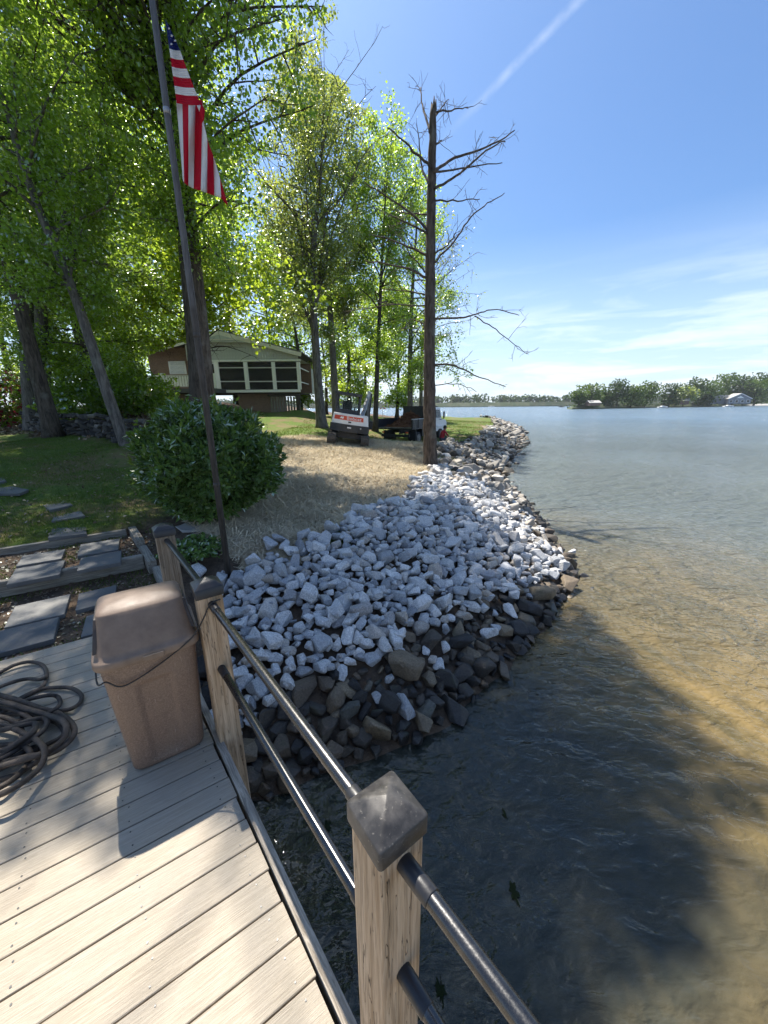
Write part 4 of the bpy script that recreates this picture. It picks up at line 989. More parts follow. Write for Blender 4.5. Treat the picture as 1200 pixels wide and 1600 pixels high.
make_tree('tulip_tree', 'second tall airy tree close behind the split-stemmed one', [gE] + px_path([(522, 590, 30), (517, 500, 30), (510, 420, 30), (505, 330, 30), (490, 250, 30), (480, 190, 30)]), .30, (.38, 5.6, .5), 30, 8, 28000, .145, m_leaf_pale, m_bark_grey, 62, [(.5, aty(560, 420, 30)), (.45, aty(555, 470, 30)), (.55, aty(580, 360, 30))], lambda C: open_sky(C, lim_r), up=(.3, 1.0), gspread=.26)
gF = ground_pt(586, 30)
make_tree('slim_tree', 'slim straight tree directly behind the excavator boom', [gF] + px_path([(590, 560, 30), (594, 470, 30), (598, 380, 30), (603, 300, 30), (607, 250, 30)]), .21, (.28, 4.6, .6), 30, 8, 22000, .155, m_leaf, m_bark, 63, [(.55, aty(640, 330, 30)), (.6, aty(650, 280, 30)), (.5, aty(560, 400, 30)), (.7, aty(625, 250, 30))], lambda C: open_sky(C, [(100, 600), (230, 640), (300, 665), (400, 700), (640, 720)]), up=(.2, .95), gspread=.26)
gG = ground_pt(641, 33)
make_tree('slim_tree', 'straight tree rising behind the dump truck headboard', [gG] + px_path([(641, 560, 33), (643, 480, 33), (648, 400, 33), (652, 340, 33), (655, 290, 33)]), .26, (.18, 4.6, .6), 30, 8, 20000, .155, m_leaf, m_bark_grey, 64, [(.4, aty(700, 470, 33)), (.3, aty(712, 560, 32)), (.28, aty(730, 590, 32)), (.34, aty(715, 520, 32.5)), (.5, aty(600, 480, 33))], lambda C: open_sky(C, [(200, 640), (300, 690), (400, 720), (520, 725), (580, 742), (640, 720)]), up=(.05, .9), gspread=.28)
gH = ground_pt(657, 36)
make_tree('bare_twig_tree', 'thinly leaved grey tree with a fan of fine twigs behind the dead trunk', [gH] + px_path([(660, 540, 36), (668, 460, 36), (680, 400, 36), (692, 370, 36)]), .20, (.30, 4.2, .5), 34, 14, 4200, .15, m_leaf_pale, m_bark_grey, 65, [(.6, aty(740, 420, 36)), (.65, aty(750, 460, 36)), (.7, aty(745, 395, 36)), (.5, aty(738, 500, 36)), (.8, aty(725, 370, 36))], lambda C: open_sky(C, [(200, 700), (380, 760), (640, 740)]), up=(.2, .9), gspread=.2, bare=.5)
# woods behind house and beyond the machines
bgs = [(300, 44, 20, 6.5, 'tree behind the left roof slope of the porch house'), (370, 47, 22, 7, 'tree behind the roof peak of the porch house'), (430, 50, 19, 6.5, 'tree behind the right roof slope of the porch house'), (470, 42, 15, 5, 'low tree behind the porch corner post'), (545, 46, 17, 5.5, 'tree in the gap between the two airy trees and the slim tree'),
       (620, 52, 14, 4.6, 'small tree at the far shore end of the lawn behind the truck bed'), (570, 58, 16, 5.2, 'distant tree above the excavator cab'), (30, 40, 22, 7, 'tall background tree at the upper left edge'), (190, 42, 21, 7, 'tall background tree left of the chimneyless roof'), (250, 56, 24, 8, 'tallest background tree behind the flag'), (510, 60, 15, 5.5, 'far tree between the two airy trunks')]
for i, (u, Y, hgt, cr_, lb) in enumerate(bgs):
    g = ground_pt(u, Y)
    make_tree('background_tree', lb, [g, g + np.array([.2, 0, hgt * .4]), g + np.array([-.2, 0, hgt * .75]), g + np.array([.1, 0, hgt])], .14 + .008 * hgt, (.12 if i not in (1, 2) else .2, cr_, .55), 22, 7, 9000, .30, [m_leaf, m_leaf_yel, m_leaf_deep][i % 3] if u < 600 else m_leaf, m_bark, 100 + i, (), (lambda C: open_sky(C, lim_r)), up=(-.05, .85), gspread=.40, group='trees behind the house', twigs=False)

# ------------------------------------------------------------------ dead pine by the bank
def dead_tree():
    r = np.random.default_rng(9); Y = 13.6; b = MB(); g = ground_pt(673, Y, .2)
    root = tag(empty('dead_tree', g), 'bare dead tree with broken branch stubs standing by the rock bank', 'tree')
    T = [g] + px_path([(672, 700, Y), (671, 640, Y), (671, 560, Y), (672, 460, Y), (673, 360, Y), (675, 260, Y), (677, 165, Y)]); TP = catmull(T, 5)
    n = len(TP); rad = np.interp(np.linspace(0, 1, n), [0, .04, .10, .4, .7, .95, 1], [.42, .31, .25, .195, .15, .105, .08])
    loc = lambda p: np.array(p) - g
    rings_pts = [loc(p) + np.array([.012 * math.sin(i * 2.2), .012 * math.cos(i * 1.7), 0]) for i, p in enumerate(TP)]
    b.tube(rings_pts, [x * (1 + .04 * math.sin(i * 3.3)) for i, x in enumerate(rad)], 16)
    top = rings_pts[-1]
    for dx, dy, h in ((.05, 0, .14), (-.05, .02, .09), (.0, -.05, .18)): b.tube([top + np.array([dx, dy, -.1]), top + np.array([dx * 1.2, dy, h])], [.05, .012], 5)
    b.build('trunk', m_bark_dead, root, smooth=True)
    BR = [([(672, 205), (660, 165), (657, 135)], .045, .8), ([(676, 190), (690, 168), (700, 155)], .035, .5), ([(676, 176), (705, 172), (731, 168)], .040, .5), ([(672, 262), (640, 230), (604, 197)], .055, 0), ([(670, 290), (657, 250), (653, 202)], .045, .4), ([(678, 228), (690, 219)], .05, .2),
          ([(677, 270), (710, 247), (760, 230), (803, 205)], .060, .6), ([(678, 296), (705, 280), (740, 252), (765, 232), (790, 220)], .050, -.5), ([(677, 268), (720, 263), (785, 254)], .042, .3), ([(676, 313), (715, 314), (750, 311)], .038, .2),
          ([(668, 360), (640, 330), (600, 305), (570, 285)], .055, .2), ([(667, 365), (635, 348), (608, 335)], .045, -.4), ([(667, 400), (630, 382), (580, 366)], .050, .3), ([(666, 434), (630, 418), (570, 408)], .055, -.2), ([(664, 460), (630, 455), (600, 452)], .035, .4), ([(664, 478), (610, 477), (540, 486)], .035, .2),
          ([(678, 412), (710, 376), (735, 340), (762, 318), (788, 303)], .042, .4), ([(677, 398), (700, 382), (712, 362)], .038, -.4), ([(676, 500), (720, 496), (740, 492), (770, 484), (812, 492)], .045, .5), ([(742, 494), (770, 510), (800, 535), (826, 553)], .025, .2), ([(675, 572), (705, 570), (740, 585), (790, 604)], .048, .6), ([(676, 603), (715, 600), (745, 612)], .024, .2), ([(670, 510), (645, 500), (632, 512)], .03, .3), ([(667, 335), (640, 334), (620, 331)], .035, .5), ([(664, 425), (640, 395), (628, 370)], .03, -.3)]
    for pts, br, dep in BR:
        Pp = [loc(aty(u, v, Y + dep * i / max(1, len(pts) - 1) * 1.6 - (.1 if i == 0 else 0))) for i, (u, v) in enumerate(pts)]
        sp_ = catmull(Pp, 5); m = len(sp_); sp_ = [p + r.normal(size=3) * .015 for p in sp_]
        bb = MB().tube(sp_, list(np.linspace(br * .8, max(.008, br * .26), m)), 7)
        for k in range(int(4 + 6 * r.uniform())):
            t = int(r.uniform(.35, 1) * (m - 1)); d = unit(unit(sp_[t] - sp_[t - 1]) * .8 + r.normal(size=3) * .8); L = r.uniform(.25, .85); tw = limb(r, sp_[t], d, L, 4, .16, .03); bb.tube(tw, [.008, .007, .006, .005, .004], 4, caps=False)
            for _ in range(2):
                q = tw[int(r.integers(1, 4))]; bb.tube(limb(r, q, unit(d + r.normal(size=3) * .8), L * .45, 3, .3, .03), [.005, .005, .004, .003], 4, caps=False)
        bb.build('branch', m_bark_dead, root, smooth=True)
dead_tree()

# ------------------------------------------------------------------ grass and straw
def blades(name, XY, h, w, m, r, flat=False, label=None, cat=None):
    n = len(XY); z = ground_z(XY[:, 0], XY[:, 1]); az = r.uniform(0, 6.283, n); d = np.stack([np.cos(az), np.sin(az)], 1); s = r.uniform(.5, 1.3, n)[:, None]
    if not flat:
        lean = r.normal(size=(n, 2)) * .5; b = np.stack([XY[:, 0], XY[:, 1], z - .005], 1)
        p0, p1 = b.copy(), b.copy(); p0[:, :2] += d * w / 2; p1[:, :2] -= d * w / 2; p2 = b.copy(); p2[:, :2] += lean * h * s; p2[:, 2] += h * s[:, 0]
        Vv = np.stack([p0, p1, p2], 1).reshape(-1, 3); FA = np.arange(3 * n).reshape(-1, 3)
    else:
        e = np.stack([-d[:, 1], d[:, 0]], 1) * w / 2; L = h * s / 2; zz = z + r.uniform(.004, .06, n); dz = r.normal(size=n) * .03
        q = [np.c_[XY + d * L * sa + e * sb, zz + dz * sa] for sa, sb in ((-1, -1), (1, -1), (1, 1), (-1, 1))]
        Vv = np.stack(q, 1).reshape(-1, 3); FA = np.arange(4 * n).reshape(-1, 4)
    return tag(link(name, np_mesh(name, Vv, FA, m)), label, cat, None, 'stuff')
m_grass = mat('grass_blade', leaf_fn((.04, .085, .015), (.12, .18, .034), (.2, .3, .03), .35, .03))
m_grass_lit = mat('grass_sunlit', leaf_fn((.07, .12, .02), (.15, .20, .035), (.2, .28, .03), .3, .03))  # sunlight put into the colour: lighter copy of the shaded blades
m_straw = mat('straw_stalk', leaf_fn((.38, .30, .19), (.86, .75, .54), (.3, .24, .13), .10, .06))
rg = np.random.default_rng(3)
def pick(n, x0, x1, y0, y1, fn, pw=1.0):
    XY = np.stack([rg.uniform(x0, x1, n), y0 + (y1 - y0) * rg.uniform(0, 1, n) ** pw], 1); return XY[fn(XY)]
gx = pick(150000, -13, -1.5, 4.0, 14.5, lambda q: rg.uniform(size=len(q)) < zones(q[:, 0], q[:, 1])[1] * np.clip(.75 + 1.2 * vnoise(q[:, 0], q[:, 1], .8), .08, 1), 1.35)
blades('lawn_grass', gx, .055, .009, m_grass, rg, label='short shaded grass on the lawn around the stepping stones', cat='grass')
g2 = pick(60000, -6, 17, 14, 58, lambda q: (rg.uniform(size=len(q)) < zones(q[:, 0], q[:, 1])[1]) & (shore_dist(q[:, 0], q[:, 1]) > 2.6), 1.5)
blades('far_lawn_grass', g2, .09, .03, m_grass_lit, rg, label='sunlit lawn grass beyond the straw towards the point', cat='grass')
g3 = pick(5000, 2.0, 4.0, 11.5, 15.5, lambda q: (shore_dist(q[:, 0], q[:, 1]) > 1.9) & (vnoise(q[:, 0], q[:, 1], 1.3) > -.25))
blades('bank_weeds', g3, .16, .012, m_grass_lit, rg, label='yellowish weeds by the foot of the dead tree', cat='weeds')
s1 = pick(120000, -5.5, 3.4, 4.5, 20, lambda q: rg.uniform(size=len(q)) < zones(q[:, 0], q[:, 1])[0], 1.25)
blades('straw_mulch', s1, .21, .011, m_straw, rg, True, 'loose pale straw spread over the bare bank', 'straw')
def in_bed(q):
    a, n = q @ A2, q @ N2; return (a < .05) & (n > 4.1) & (n < 6.8) & (vnoise(q[:, 0], q[:, 1], 1.6) > -.05)
wd = pick(9000, -6, -2.2, 2.4, 6.2, in_bed)
blades('bed_weeds', wd, .05, .012, m_grass, rg, label='small weeds between the slate pavers', cat='weeds')
def gravel():
    q = pick(7000, -6, -2.2, 2.4, 6.2, lambda q: (q @ A2 < .05) & (q @ N2 > 4.06) & (q @ N2 < 6.8)); z = ground_z(q[:, 0], q[:, 1]); C = np.c_[q, z + .004]
    return tag(link('gravel_bed', leaf_mesh('gravel_bed', C, .035, m_litter, rg, LEAF5, None, 2.5)), 'fine gravel and dry leaves filling the paver beds', 'gravel', None, 'stuff')
gravel()
lq = pick(16000, -22, -6, 9, 26, lambda q: rg.uniform(size=len(q)) < zones(q[:, 0], q[:, 1])[2]); lz = ground_z(lq[:, 0], lq[:, 1])
tag(link('leaf_litter', leaf_mesh('leaf_litter', np.c_[lq, lz + .03], .16, m_litter, rg, LEAF5, None, 1.6)), 'brown fallen leaves under the trees behind the stone wall', 'leaves', None, 'stuff')
lq = pick(900, -9, -1, 4.5, 12, lambda q: zones(q[:, 0], q[:, 1])[1] > .4); lz = ground_z(lq[:, 0], lq[:, 1])
tag(link('fallen_leaves', leaf_mesh('fallen_leaves', np.c_[lq, lz + .03], .06, m_litter, rg, LEAF5, None, 2.5)), 'scattered dry leaves on the shaded lawn', 'leaves', None, 'stuff')

# ------------------------------------------------------------------ stacked stone wall
def stone_wall():
    r = np.random.default_rng(41); A, B = np.array([-17.0, 18.0]), np.array([-6.9, 11.75]); L = np.linalg.norm(B - A); d = (B - A) / L; nrm = np.array([-d[1], d[0]])
    shapes = [rock_mesh('wall_stone_shape', r, 13, m_wallstone, False) for _ in range(8)]
    root = tag(empty('stone_wall', (*(A + B) / 2, 1.0)), 'low dark dry-stacked stone wall at the back of the lawn', 'wall'); rb = Vector(root.location)
    for row in range(6):
        t = r.uniform(0, .2)
        while t < L:
            w = r.uniform(.26, .55); p = A + d * (t + w / 2) + nrm * (.10 + r.normal() * .035 + row * .03); bend = .35 * math.sin((t / L) * math.pi)
            p = p - nrm * bend; z = gz(*(p - nrm * .15)) - .03 + row * .135 + r.normal() * .012 + (.06 if row == 5 else 0)
            o = link('stone', shapes[int(r.integers(0, 8))], root); o.location = Vector((p[0], p[1], z)) - rb; o.rotation_euler = (r.normal() * .1, r.normal() * .1, math.atan2(d[1], d[0]) + r.normal() * .2 + (math.pi if r.uniform() < .5 else 0)); o.scale = (w * .95, r.uniform(.35, .5), r.uniform(.17, .25) / .7 * .95); t += w * .92
stone_wall()
def shrub(name, label, c, rad, hgt, n, size, mats, seed, cat='shrub'):
    r = np.random.default_rng(seed); z0 = gz(c[0], c[1]); root = tag(empty(name, (c[0], c[1], z0)), label, cat); b = MB()
    for k in range(7):
        a = k * .9; b.tube([(.05 * math.cos(a), .05 * math.sin(a), -.05), (rad * .3 * math.cos(a), rad * .3 * math.sin(a), hgt * .45), (rad * .7 * math.cos(a + .2), rad * .7 * math.sin(a + .2), hgt * .8)], [.03, .02, .006], 5)
    b.build('stem', m_bark, root)
    for k, (m, frac) in enumerate(mats):
        nn = int(n * frac); u = unit(r.normal(size=(nn, 3))); lump = np.array([mnoise.noise(tuple(p * 2.4 + seed)) for p in u]); q = u * ((1 + .35 * lump) * (1 - .5 * r.uniform(size=nn) ** (1.6 + 2 * k)))[:, None] * np.array([rad, rad, hgt * .52]) + np.array([0, 0, hgt * .52])
        link('foliage' if k == 0 else 'blossom', leaf_mesh('foliage', q[q[:, 2] > .02], size, m, r, LEAF5), root)
shrub('azalea_bush', 'red flowering azalea bush at the left edge behind the double trunk', aty(0, 640, 19.5)[:2], 1.7, 2.6, 5200, .13, [(m_leaf_deep, .75), (m_azalea, .25)], 51)
shrub('azalea_bush', 'small red azalea just right of the double trunk', aty(66, 640, 20.5)[:2], .8, 2.4, 1800, .12, [(m_leaf_deep, .8), (m_azalea, .2)], 52)
shrub('yellow_shrub', 'yellowish shrub at the left end of the white deck railing', aty(244, 640, 29)[:2], 1.0, 1.9, 2600, .16, [(m_shrub_yel, 1.0)], 53)
shrub('undergrowth_shrub', 'dark low undergrowth above the middle of the stone wall', aty(150, 640, 17.0)[:2], 1.9, 1.7, 4000, .13, [(m_leaf_deep, 1.0)], 54)
shrub('undergrowth_shrub', 'dark low undergrowth between leaning tree and round bush', aty(215, 640, 17.5)[:2], 1.7, 1.9, 4000, .13, [(m_leaf_deep, 1.0)], 55)
shrub('ground_ivy', 'low dark green plant at the foot of the capped post', (-2.72, 4.95), .42, .22, 900, .06, [(m_laurel, 1.0)], 56, 'plant')

# ------------------------------------------------------------------ house with screened porch
def house():
    Y = 33.0; root = tag(empty('porch_house', (*aty(352, 640, Y)[:2], 1.8)), 'brick house with grey gable, white screened porch and deck railing', 'house'); rb = Vector(root.location)
    def bx(name, u0, u1, v0, v1, y0, y1, m, parent=root, bev=0.0):
        a, b_ = aty(u0, v1, Y), aty(u1, v0, Y); um = aty((u0 + u1) / 2, v0, Y)
        sz = (abs(b_[0] - a[0]), y1 - y0, abs(b_[2] - a[2])); c = Vector(((a[0] + b_[0]) / 2, Y + (y0 + y1) / 2, (a[2] + b_[2]) / 2)); o = MB().box((0, 0, 0), sz).build(name, m, parent, bevel=bev); o.location = c - rb
        if parent is not root: o.location = c - rb - Vector(parent.location)
        return o
    X = lambda u: aty(u, 590, Y)[0]
    Zv = lambda v, u=350: aty(u, v, Y)[2]
    wall = bx('brick_wall', 237, 296, 540, 650, .9, 1.2, m_brick); bx('brick_wall', 296, 470, 560, 613, 4.2, 4.4, m_brick); bx('brick_base', 372, 418, 614, 652, .5, 6, m_brick)
    bx('side_wall', 237, 239, 552, 650, 1.2, 11, m_brick); bx('side_wall', 465, 467, 566, 612, 4.4, 11, m_siding)
    # gable, siding strips and rakes
    pk, le, re_ = (352, 521), (229, 553), (474, 566)
    zr = lambda u: np.interp(u, [229, 352, 474], [Zv(553), Zv(521), Zv(556)])
    for k, u in enumerate(np.arange(296, 466, 4.2)):
        z0, z1 = Zv(563), zr(u + 2) - .12
        if z1 - z0 < .05: continue
        w = X(u + 3.9) - X(u); o = MB().box((0, 0, (z0 + z1) / 2), (w, .05, z1 - z0)).build('siding_board', m_siding, root, bevel=.008); o.location = Vector((X(u + 2), Y, 0)) - rb
    g = MB().add([(X(237), Y + .95, Zv(556)), (X(300), Y + .95, Zv(556)), (X(300), Y + .95, zr(300) - .1), (X(237), Y + .95, zr(237) - .1)], [(0, 1, 2, 3)]).build('gable_brick', m_brick, root); g.location = -rb
    for (ua, ub) in ((229, 352), (352, 474)):
        p, q = Vector((X(ua), Y - .35, zr(ua))), Vector((X(ub), Y - .35, zr(ub))); o = MB().bar(p - rb, q - rb, .10, .30).build('rake_board', m_fascia, root)
        rf = MB(); dz = Vector((0, 0, .18)); rf.add([p + dz, q + dz, q + dz + Vector((0, 12.5, 0)), p + dz + Vector((0, 12.5, 0)), p + dz * 1.4, q + dz * 1.4, q + dz * 1.4 + Vector((0, 12.5, 0)), p + dz * 1.4 + Vector((0, 12.5, 0))], [(0, 3, 2, 1), (4, 5, 6, 7), (0, 1, 5, 4), (1, 2, 6, 5), (2, 3, 7, 6), (3, 0, 4, 7)]); ro = rf.build('roof', m_roof, root); ro.location = -rb
    tri = MB().add([(X(312), Y - .40, zr(312) - .16), (X(394), Y - .40, zr(394) - .16), (X(352), Y - .40, zr(352) - .16)], [(0, 1, 2)]).build('gable_vent_panel', m_siding, root); tri.location = -rb
    bx('gable_cross_trim', 310, 396, 530.5, 532.5, -.46, -.40, m_fascia)
    # porch frame
    bx('porch_header', 318, 469, 561.5, 565.5, -.12, .12, m_trimw); sill = bx('porch_sill', 352, 469, 608.5, 613.5, -.14, .14, m_trimw); bx('porch_floor', 296, 469, 613.6, 616, -.1, 4.2, m_darkwood)
    for u in (340, 385.5, 428.5): bx('porch_post', u - .9, u + .9, 565.6, 608.4, -.09, .09, m_trimw)
    bx('porch_post', 466, 468.3, 565.6, 608.4, -.10, .10, m_trimw); bx('door_post', 322, 324, 565.6, 608.4, -.08, .08, m_trimw)
    for (a, b_) in ((341.4, 384.2), (386.8, 427.2), (429.8, 464.9)):
        bx('porch_rail', a, b_, 573.9, 575.2, -.05, .05, m_trimw); bx('porch_rail', a, b_, 595.3, 596.7, -.05, .05, m_trimw)
        for v0, v1 in ((565.7, 573.4), (575.6, 594.9), (597.1, 608.4)): bx('screen', a, b_, v0, v1, .02, .03, m_screen)
    bx('porch_rail', 324.1, 338.7, 566.8, 568.3, -.05, .05, m_trimw); bx('screen_door', 324.1, 338.7, 568.4, 608.4, .02, .04, m_screen)
    for v in (574, 596): bx('porch_rail', 466, 467.6, v - .8, v + .8, .2, 4.2, m_trimw)
    bx('porch_ceiling', 297, 468, 560, 561.4, .2, 4.2, m_siding); bx('support_post', 465, 468.5, 616.1, 652, -.05, .15, m_darkwood); bx('support_beam', 418.2, 464.9, 616.1, 619.5, -.02, .12, m_darkwood)
    for u in np.arange(423, 464, 4.4): bx('lattice_slat', u, u + .7, 619.6, 648, .3, .34, m_timber)
    bx('lattice_rail', 418.2, 464.9, 646, 648, .24, .29, m_darkwood)
    # deck with white railing
    bx('deck_fascia', 232, 354, 608.5, 616, -2.2, .6, m_deckgrey)
    for y in (-2.1,):
        bx('railing_top', 236, 352.5, 588.6, 590.4, y, y + .08, m_trimw); bx('railing_bottom', 236, 352.5, 605.6, 607, y, y + .07, m_trimw)
        for u in (277, 351.5): bx('railing_post', u - 1.1, u + 1.1, 586.5, 608.4, y - .04, y + .12, m_trimw)
        for u in np.arange(237.5, 350, 4.0):
            if abs(u - 277) > 2: bx('baluster', u, u + 1.1, 590.5, 605.5, y + .02, y + .05, m_trimw)
    win = bx('window', 257, 281, 562.5, 583.5, .82, .89, m_trimw)
    for i in range(2):
        for j in range(3): bx('pane', 258.2 + 11.2 * i, 268.6 + 11.2 * i, 563.8 + 6.6 * j, 569.6 + 6.6 * j, .78, .815, m_blind, win)
house()

# ------------------------------------------------------------------ mini excavator
def text_mesh(s, size, depth=.004):
    cu = bpy.data.curves.new('t', 'FONT'); cu.body = s; cu.size = size; cu.extrude = depth; cu.align_x = 'CENTER'; cu.align_y = 'CENTER'
    try: cu.offset = .006 * size
    except Exception: pass
    o = bpy.data.objects.new('t', cu); COL.objects.link(o); dg = bpy.context.evaluated_depsgraph_get(); me = bpy.data.meshes.new_from_object(o.evaluated_get(dg)); bpy.data.objects.remove(o); return me
def rbox(c, s, bev=.02, M=None): return MB().box(c, s, M=M)
def excavator():
    c = np.array([-1.63, 17.45]); z = gz(*c) - .01
    root = tag(empty('mini_excavator', (c[0], c[1], z)), 'white and orange compact excavator parked tilted beside the truck', 'excavator'); root.rotation_euler = (0, math.radians(8.5), math.radians(4)); root.scale = (1.07, 1.07, .88)
    def pt(name, b, m, bev=.0, parent=root, smooth=False): return b.build(name, m, parent, smooth, bev)
    for sx in (-1, 1):
        prof = []
        for k in range(28):
            a = 2 * math.pi * k / 28; yy = math.cos(a); prof.append((yy, math.sin(a)))
        loop = [(.25 * s + (.78 if y > 0 else -.78), .26 + .25 * s2) for y, s, s2 in []]
        pts = [(-.75 + .25 * math.cos(a), .26 + .25 * math.sin(a)) for a in np.linspace(math.pi / 2, 3 * math.pi / 2, 9)] + [(.75 + .25 * math.cos(a), .26 + .25 * math.sin(a)) for a in np.linspace(-math.pi / 2, math.pi / 2, 9)]
        b = MB(); n = len(pts); x0, x1 = sx * .68 - .165, sx * .68 + .165
        b.add([(x0, y, z_) for y, z_ in pts] + [(x1, y, z_) for y, z_ in pts], [tuple(range(n)), tuple(range(2 * n - 1, n - 1, -1))] + [(i, (i + 1) % n, (i + 1) % n + n, i + n) for i in range(n)]); tr_ = pt('track', b, m_track, .01)
        per = pts + [pts[0]]; L = np.r_[0, np.cumsum([math.dist(per[i], per[i + 1]) for i in range(n)])]
        g = MB()
        for q in np.arange(0, L[-1], .105):
            i = min(np.searchsorted(L, q, 'right') - 1, n - 1); f = (q - L[i]) / max(1e-6, L[i + 1] - L[i]); p = np.array(per[i]) * (1 - f) + np.array(per[i + 1]) * f; t = np.array(per[i + 1]) - np.array(per[i]); a = math.atan2(t[1], t[0]); nn = np.array([math.cos(a + math.pi / 2), math.sin(a + math.pi / 2)])
            if nn @ (p - np.array([np.clip(p[0], -.75, .75), .26])) < 0: nn = -nn
            g.box((sx * .68, p[0] + nn[0] * .012, p[1] + nn[1] * .012), (.34, .045, .03), M=Matrix.Rotation(a, 3, 'X'))
        pt('track_lug', g, m_track, 0, tr_)
    pt('undercarriage', MB().box((0, 0, .42), (1.1, .7, .26)).box((0, 0, .58), (.7, .7, .12)), m_xdark, .02)
    pt('dozer_blade', MB().box((0, 1.25, .3), (1.7, .08, .4)), m_xdark, .02)
    def rear(y): return y
    # slewing body: dark skirt and white rounded counterweight
    def arc_block(z0, z1, hw0, hw1, yb, bulge):
        rings = []
        for zz, hw in ((z0, hw0), (z1, hw1)):
            ring = [(hw * f, -yb - bulge * (1 - f * f), zz) for f in np.linspace(-1, 1, 11)] + [(hw, .75, zz), (-hw, .75, zz)]; rings.append(ring)
        return MB().loft(rings)
    pt('skirt', arc_block(.64, 1.0, .80, .80, .62, .22), m_xdark, .015)
    pt('counterweight', arc_block(1.005, 1.50, .76, .70, .60, .22), m_xwhite, .02)
    st = MB(); n = 10
    yb = lambda f, zz: -.60 - .22 * (1 - f * f) - .006
    hw = lambda zz: .76 - .06 * (zz - 1.0) / .5
    for k in range(n):
        f0, f1 = -.90 + 1.62 * k / n, -.90 + 1.62 * (k + 1) / n; st.add([(hw(1.20) * f0, yb(f0, 0), 1.20), (hw(1.2) * f1, yb(f1, 0), 1.20), (hw(1.4) * f1, yb(f1, 0), 1.40), (hw(1.4) * f0, yb(f0, 0), 1.40)], [(0, 1, 2, 3)])
    stripe = pt('orange_stripe', st, m_xorange)
    for s_, dx, size in (('Bobcat', .14, .215),):
        me = text_mesh(s_, size); me.materials.append(m_xwhite); o = link('lettering', me, stripe); o.location = (dx, -.835, 1.30); o.rotation_euler = (math.pi / 2, 0, 0)
        # follow the curve of the counterweight
        for v in me.vertices: f = (v.co.x + dx) / .74; v.co.z += (.822 - (.60 + .22 * (1 - f * f))) * -1 + .008 if False else ((.60 + .22 * (1 - f * f)) - .835 + .012)
    emb = MB(); pts_ = [(-.44, -.05), (-.38, .06), (-.34, .03), (-.29, .07), (-.27, -.02), (-.32, -.06), (-.38, -.03)]; f = -.2 / .74
    emb.add([(x + .0, -(.60 + .22 * (1 - (x / .74) ** 2)) - .014, 1.30 + z_) for x, z_ in pts_], [tuple(range(len(pts_)))]); emb.build('emblem', m_xwhite, stripe)
    pt('engine_latch', MB().box((-.02, -.82, 1.12), (.12, .03, .07)), m_xdark, .008); pt('plate', MB().box((-.02, -.85, .86), (.16, .02, .06)), m_xwhite, .004); pt('lamp', MB().box((.45, -.80, .88), (.05, .03, .04)), m_xwhite)
    # cab
    cab = MB(); x0, x1, y0, y1, z0, z1 = -.66, .30, -.30, .85, 1.50, 2.42
    fr = .075
    for x in (x0, x1):
        for y in (y0, y1): cab.bar((x, y, z0), (x * .97, y * .97, z1), fr + .03, fr)
    cab.box(((x0 + x1) / 2, (y0 + y1) / 2, z1 + .03), (x1 - x0 + .14, y1 - y0 + .16, .14)); cab.box(((x0 + x1) / 2, y0, z0 + .10), (x1 - x0, .07, .22)); cab.box((x0, .27, z0 + .15), (.05, 1.1, .3)); cab.box((x1, .27, z0 + .15), (.05, 1.1, .3))
    co = pt('cab_frame', cab, m_xdark, .012)
    pt('seat', MB().box((-.2, .2, 1.62), (.42, .45, .14)).box((-.2, .0, 1.86), (.40, .12, .50)), m_rubber, .04, co); pt('lever', MB().bar((.1, .55, 1.5), (.12, .6, 1.85), .04, .04), m_xdark, 0, co)
    pt('rear_glass', MB().box(((x0 + x1) / 2, y0 + .02, 1.98), (x1 - x0 - .12, .01, .72)), m_screen2, 0, co)
    # boom and arm folded up on the right
    bo = pt('boom', MB().bar((.46, .55, 1.35), (.60, 1.25, 2.15), .15, .20).bar((.60, 1.25, 2.15), (.70, 1.6, 2.78), .13, .17), m_xgrey, .015)
    pt('arm', MB().bar((.70, 1.6, 2.78), (.78, 2.1, 1.35), .12, .16), m_xgrey, .012); pt('cylinder', MB().tube([(.52, .75, 1.75), (.66, 1.55, 2.68)], .035, 8), m_wheelrim, 0, bo); pt('cylinder', MB().tube([(.82, 1.3, 1.2), (.80, 1.7, 2.72)], .03, 8), m_xdark, 0, bo)
    pt('bucket', MB().prism([(-.3, 0), (.3, 0), (.3, .35), (.1, .5), (-.3, .45)], -.25, .25).xf(Matrix.Translation((.78, 2.0, .75)) @ Matrix.Rotation(math.pi / 2, 4, 'Z')), m_xdark, .01)
m_screen2 = mat('cab_glass', lambda T: T.add('ShaderNodeMixShader', {0: .14, 1: T.add('ShaderNodeBsdfTransparent', {'Color': (.85, .9, .88, 1)}).outputs[0], 2: P(T, (.05, .06, .06), .05)}).outputs[0])
excavator()

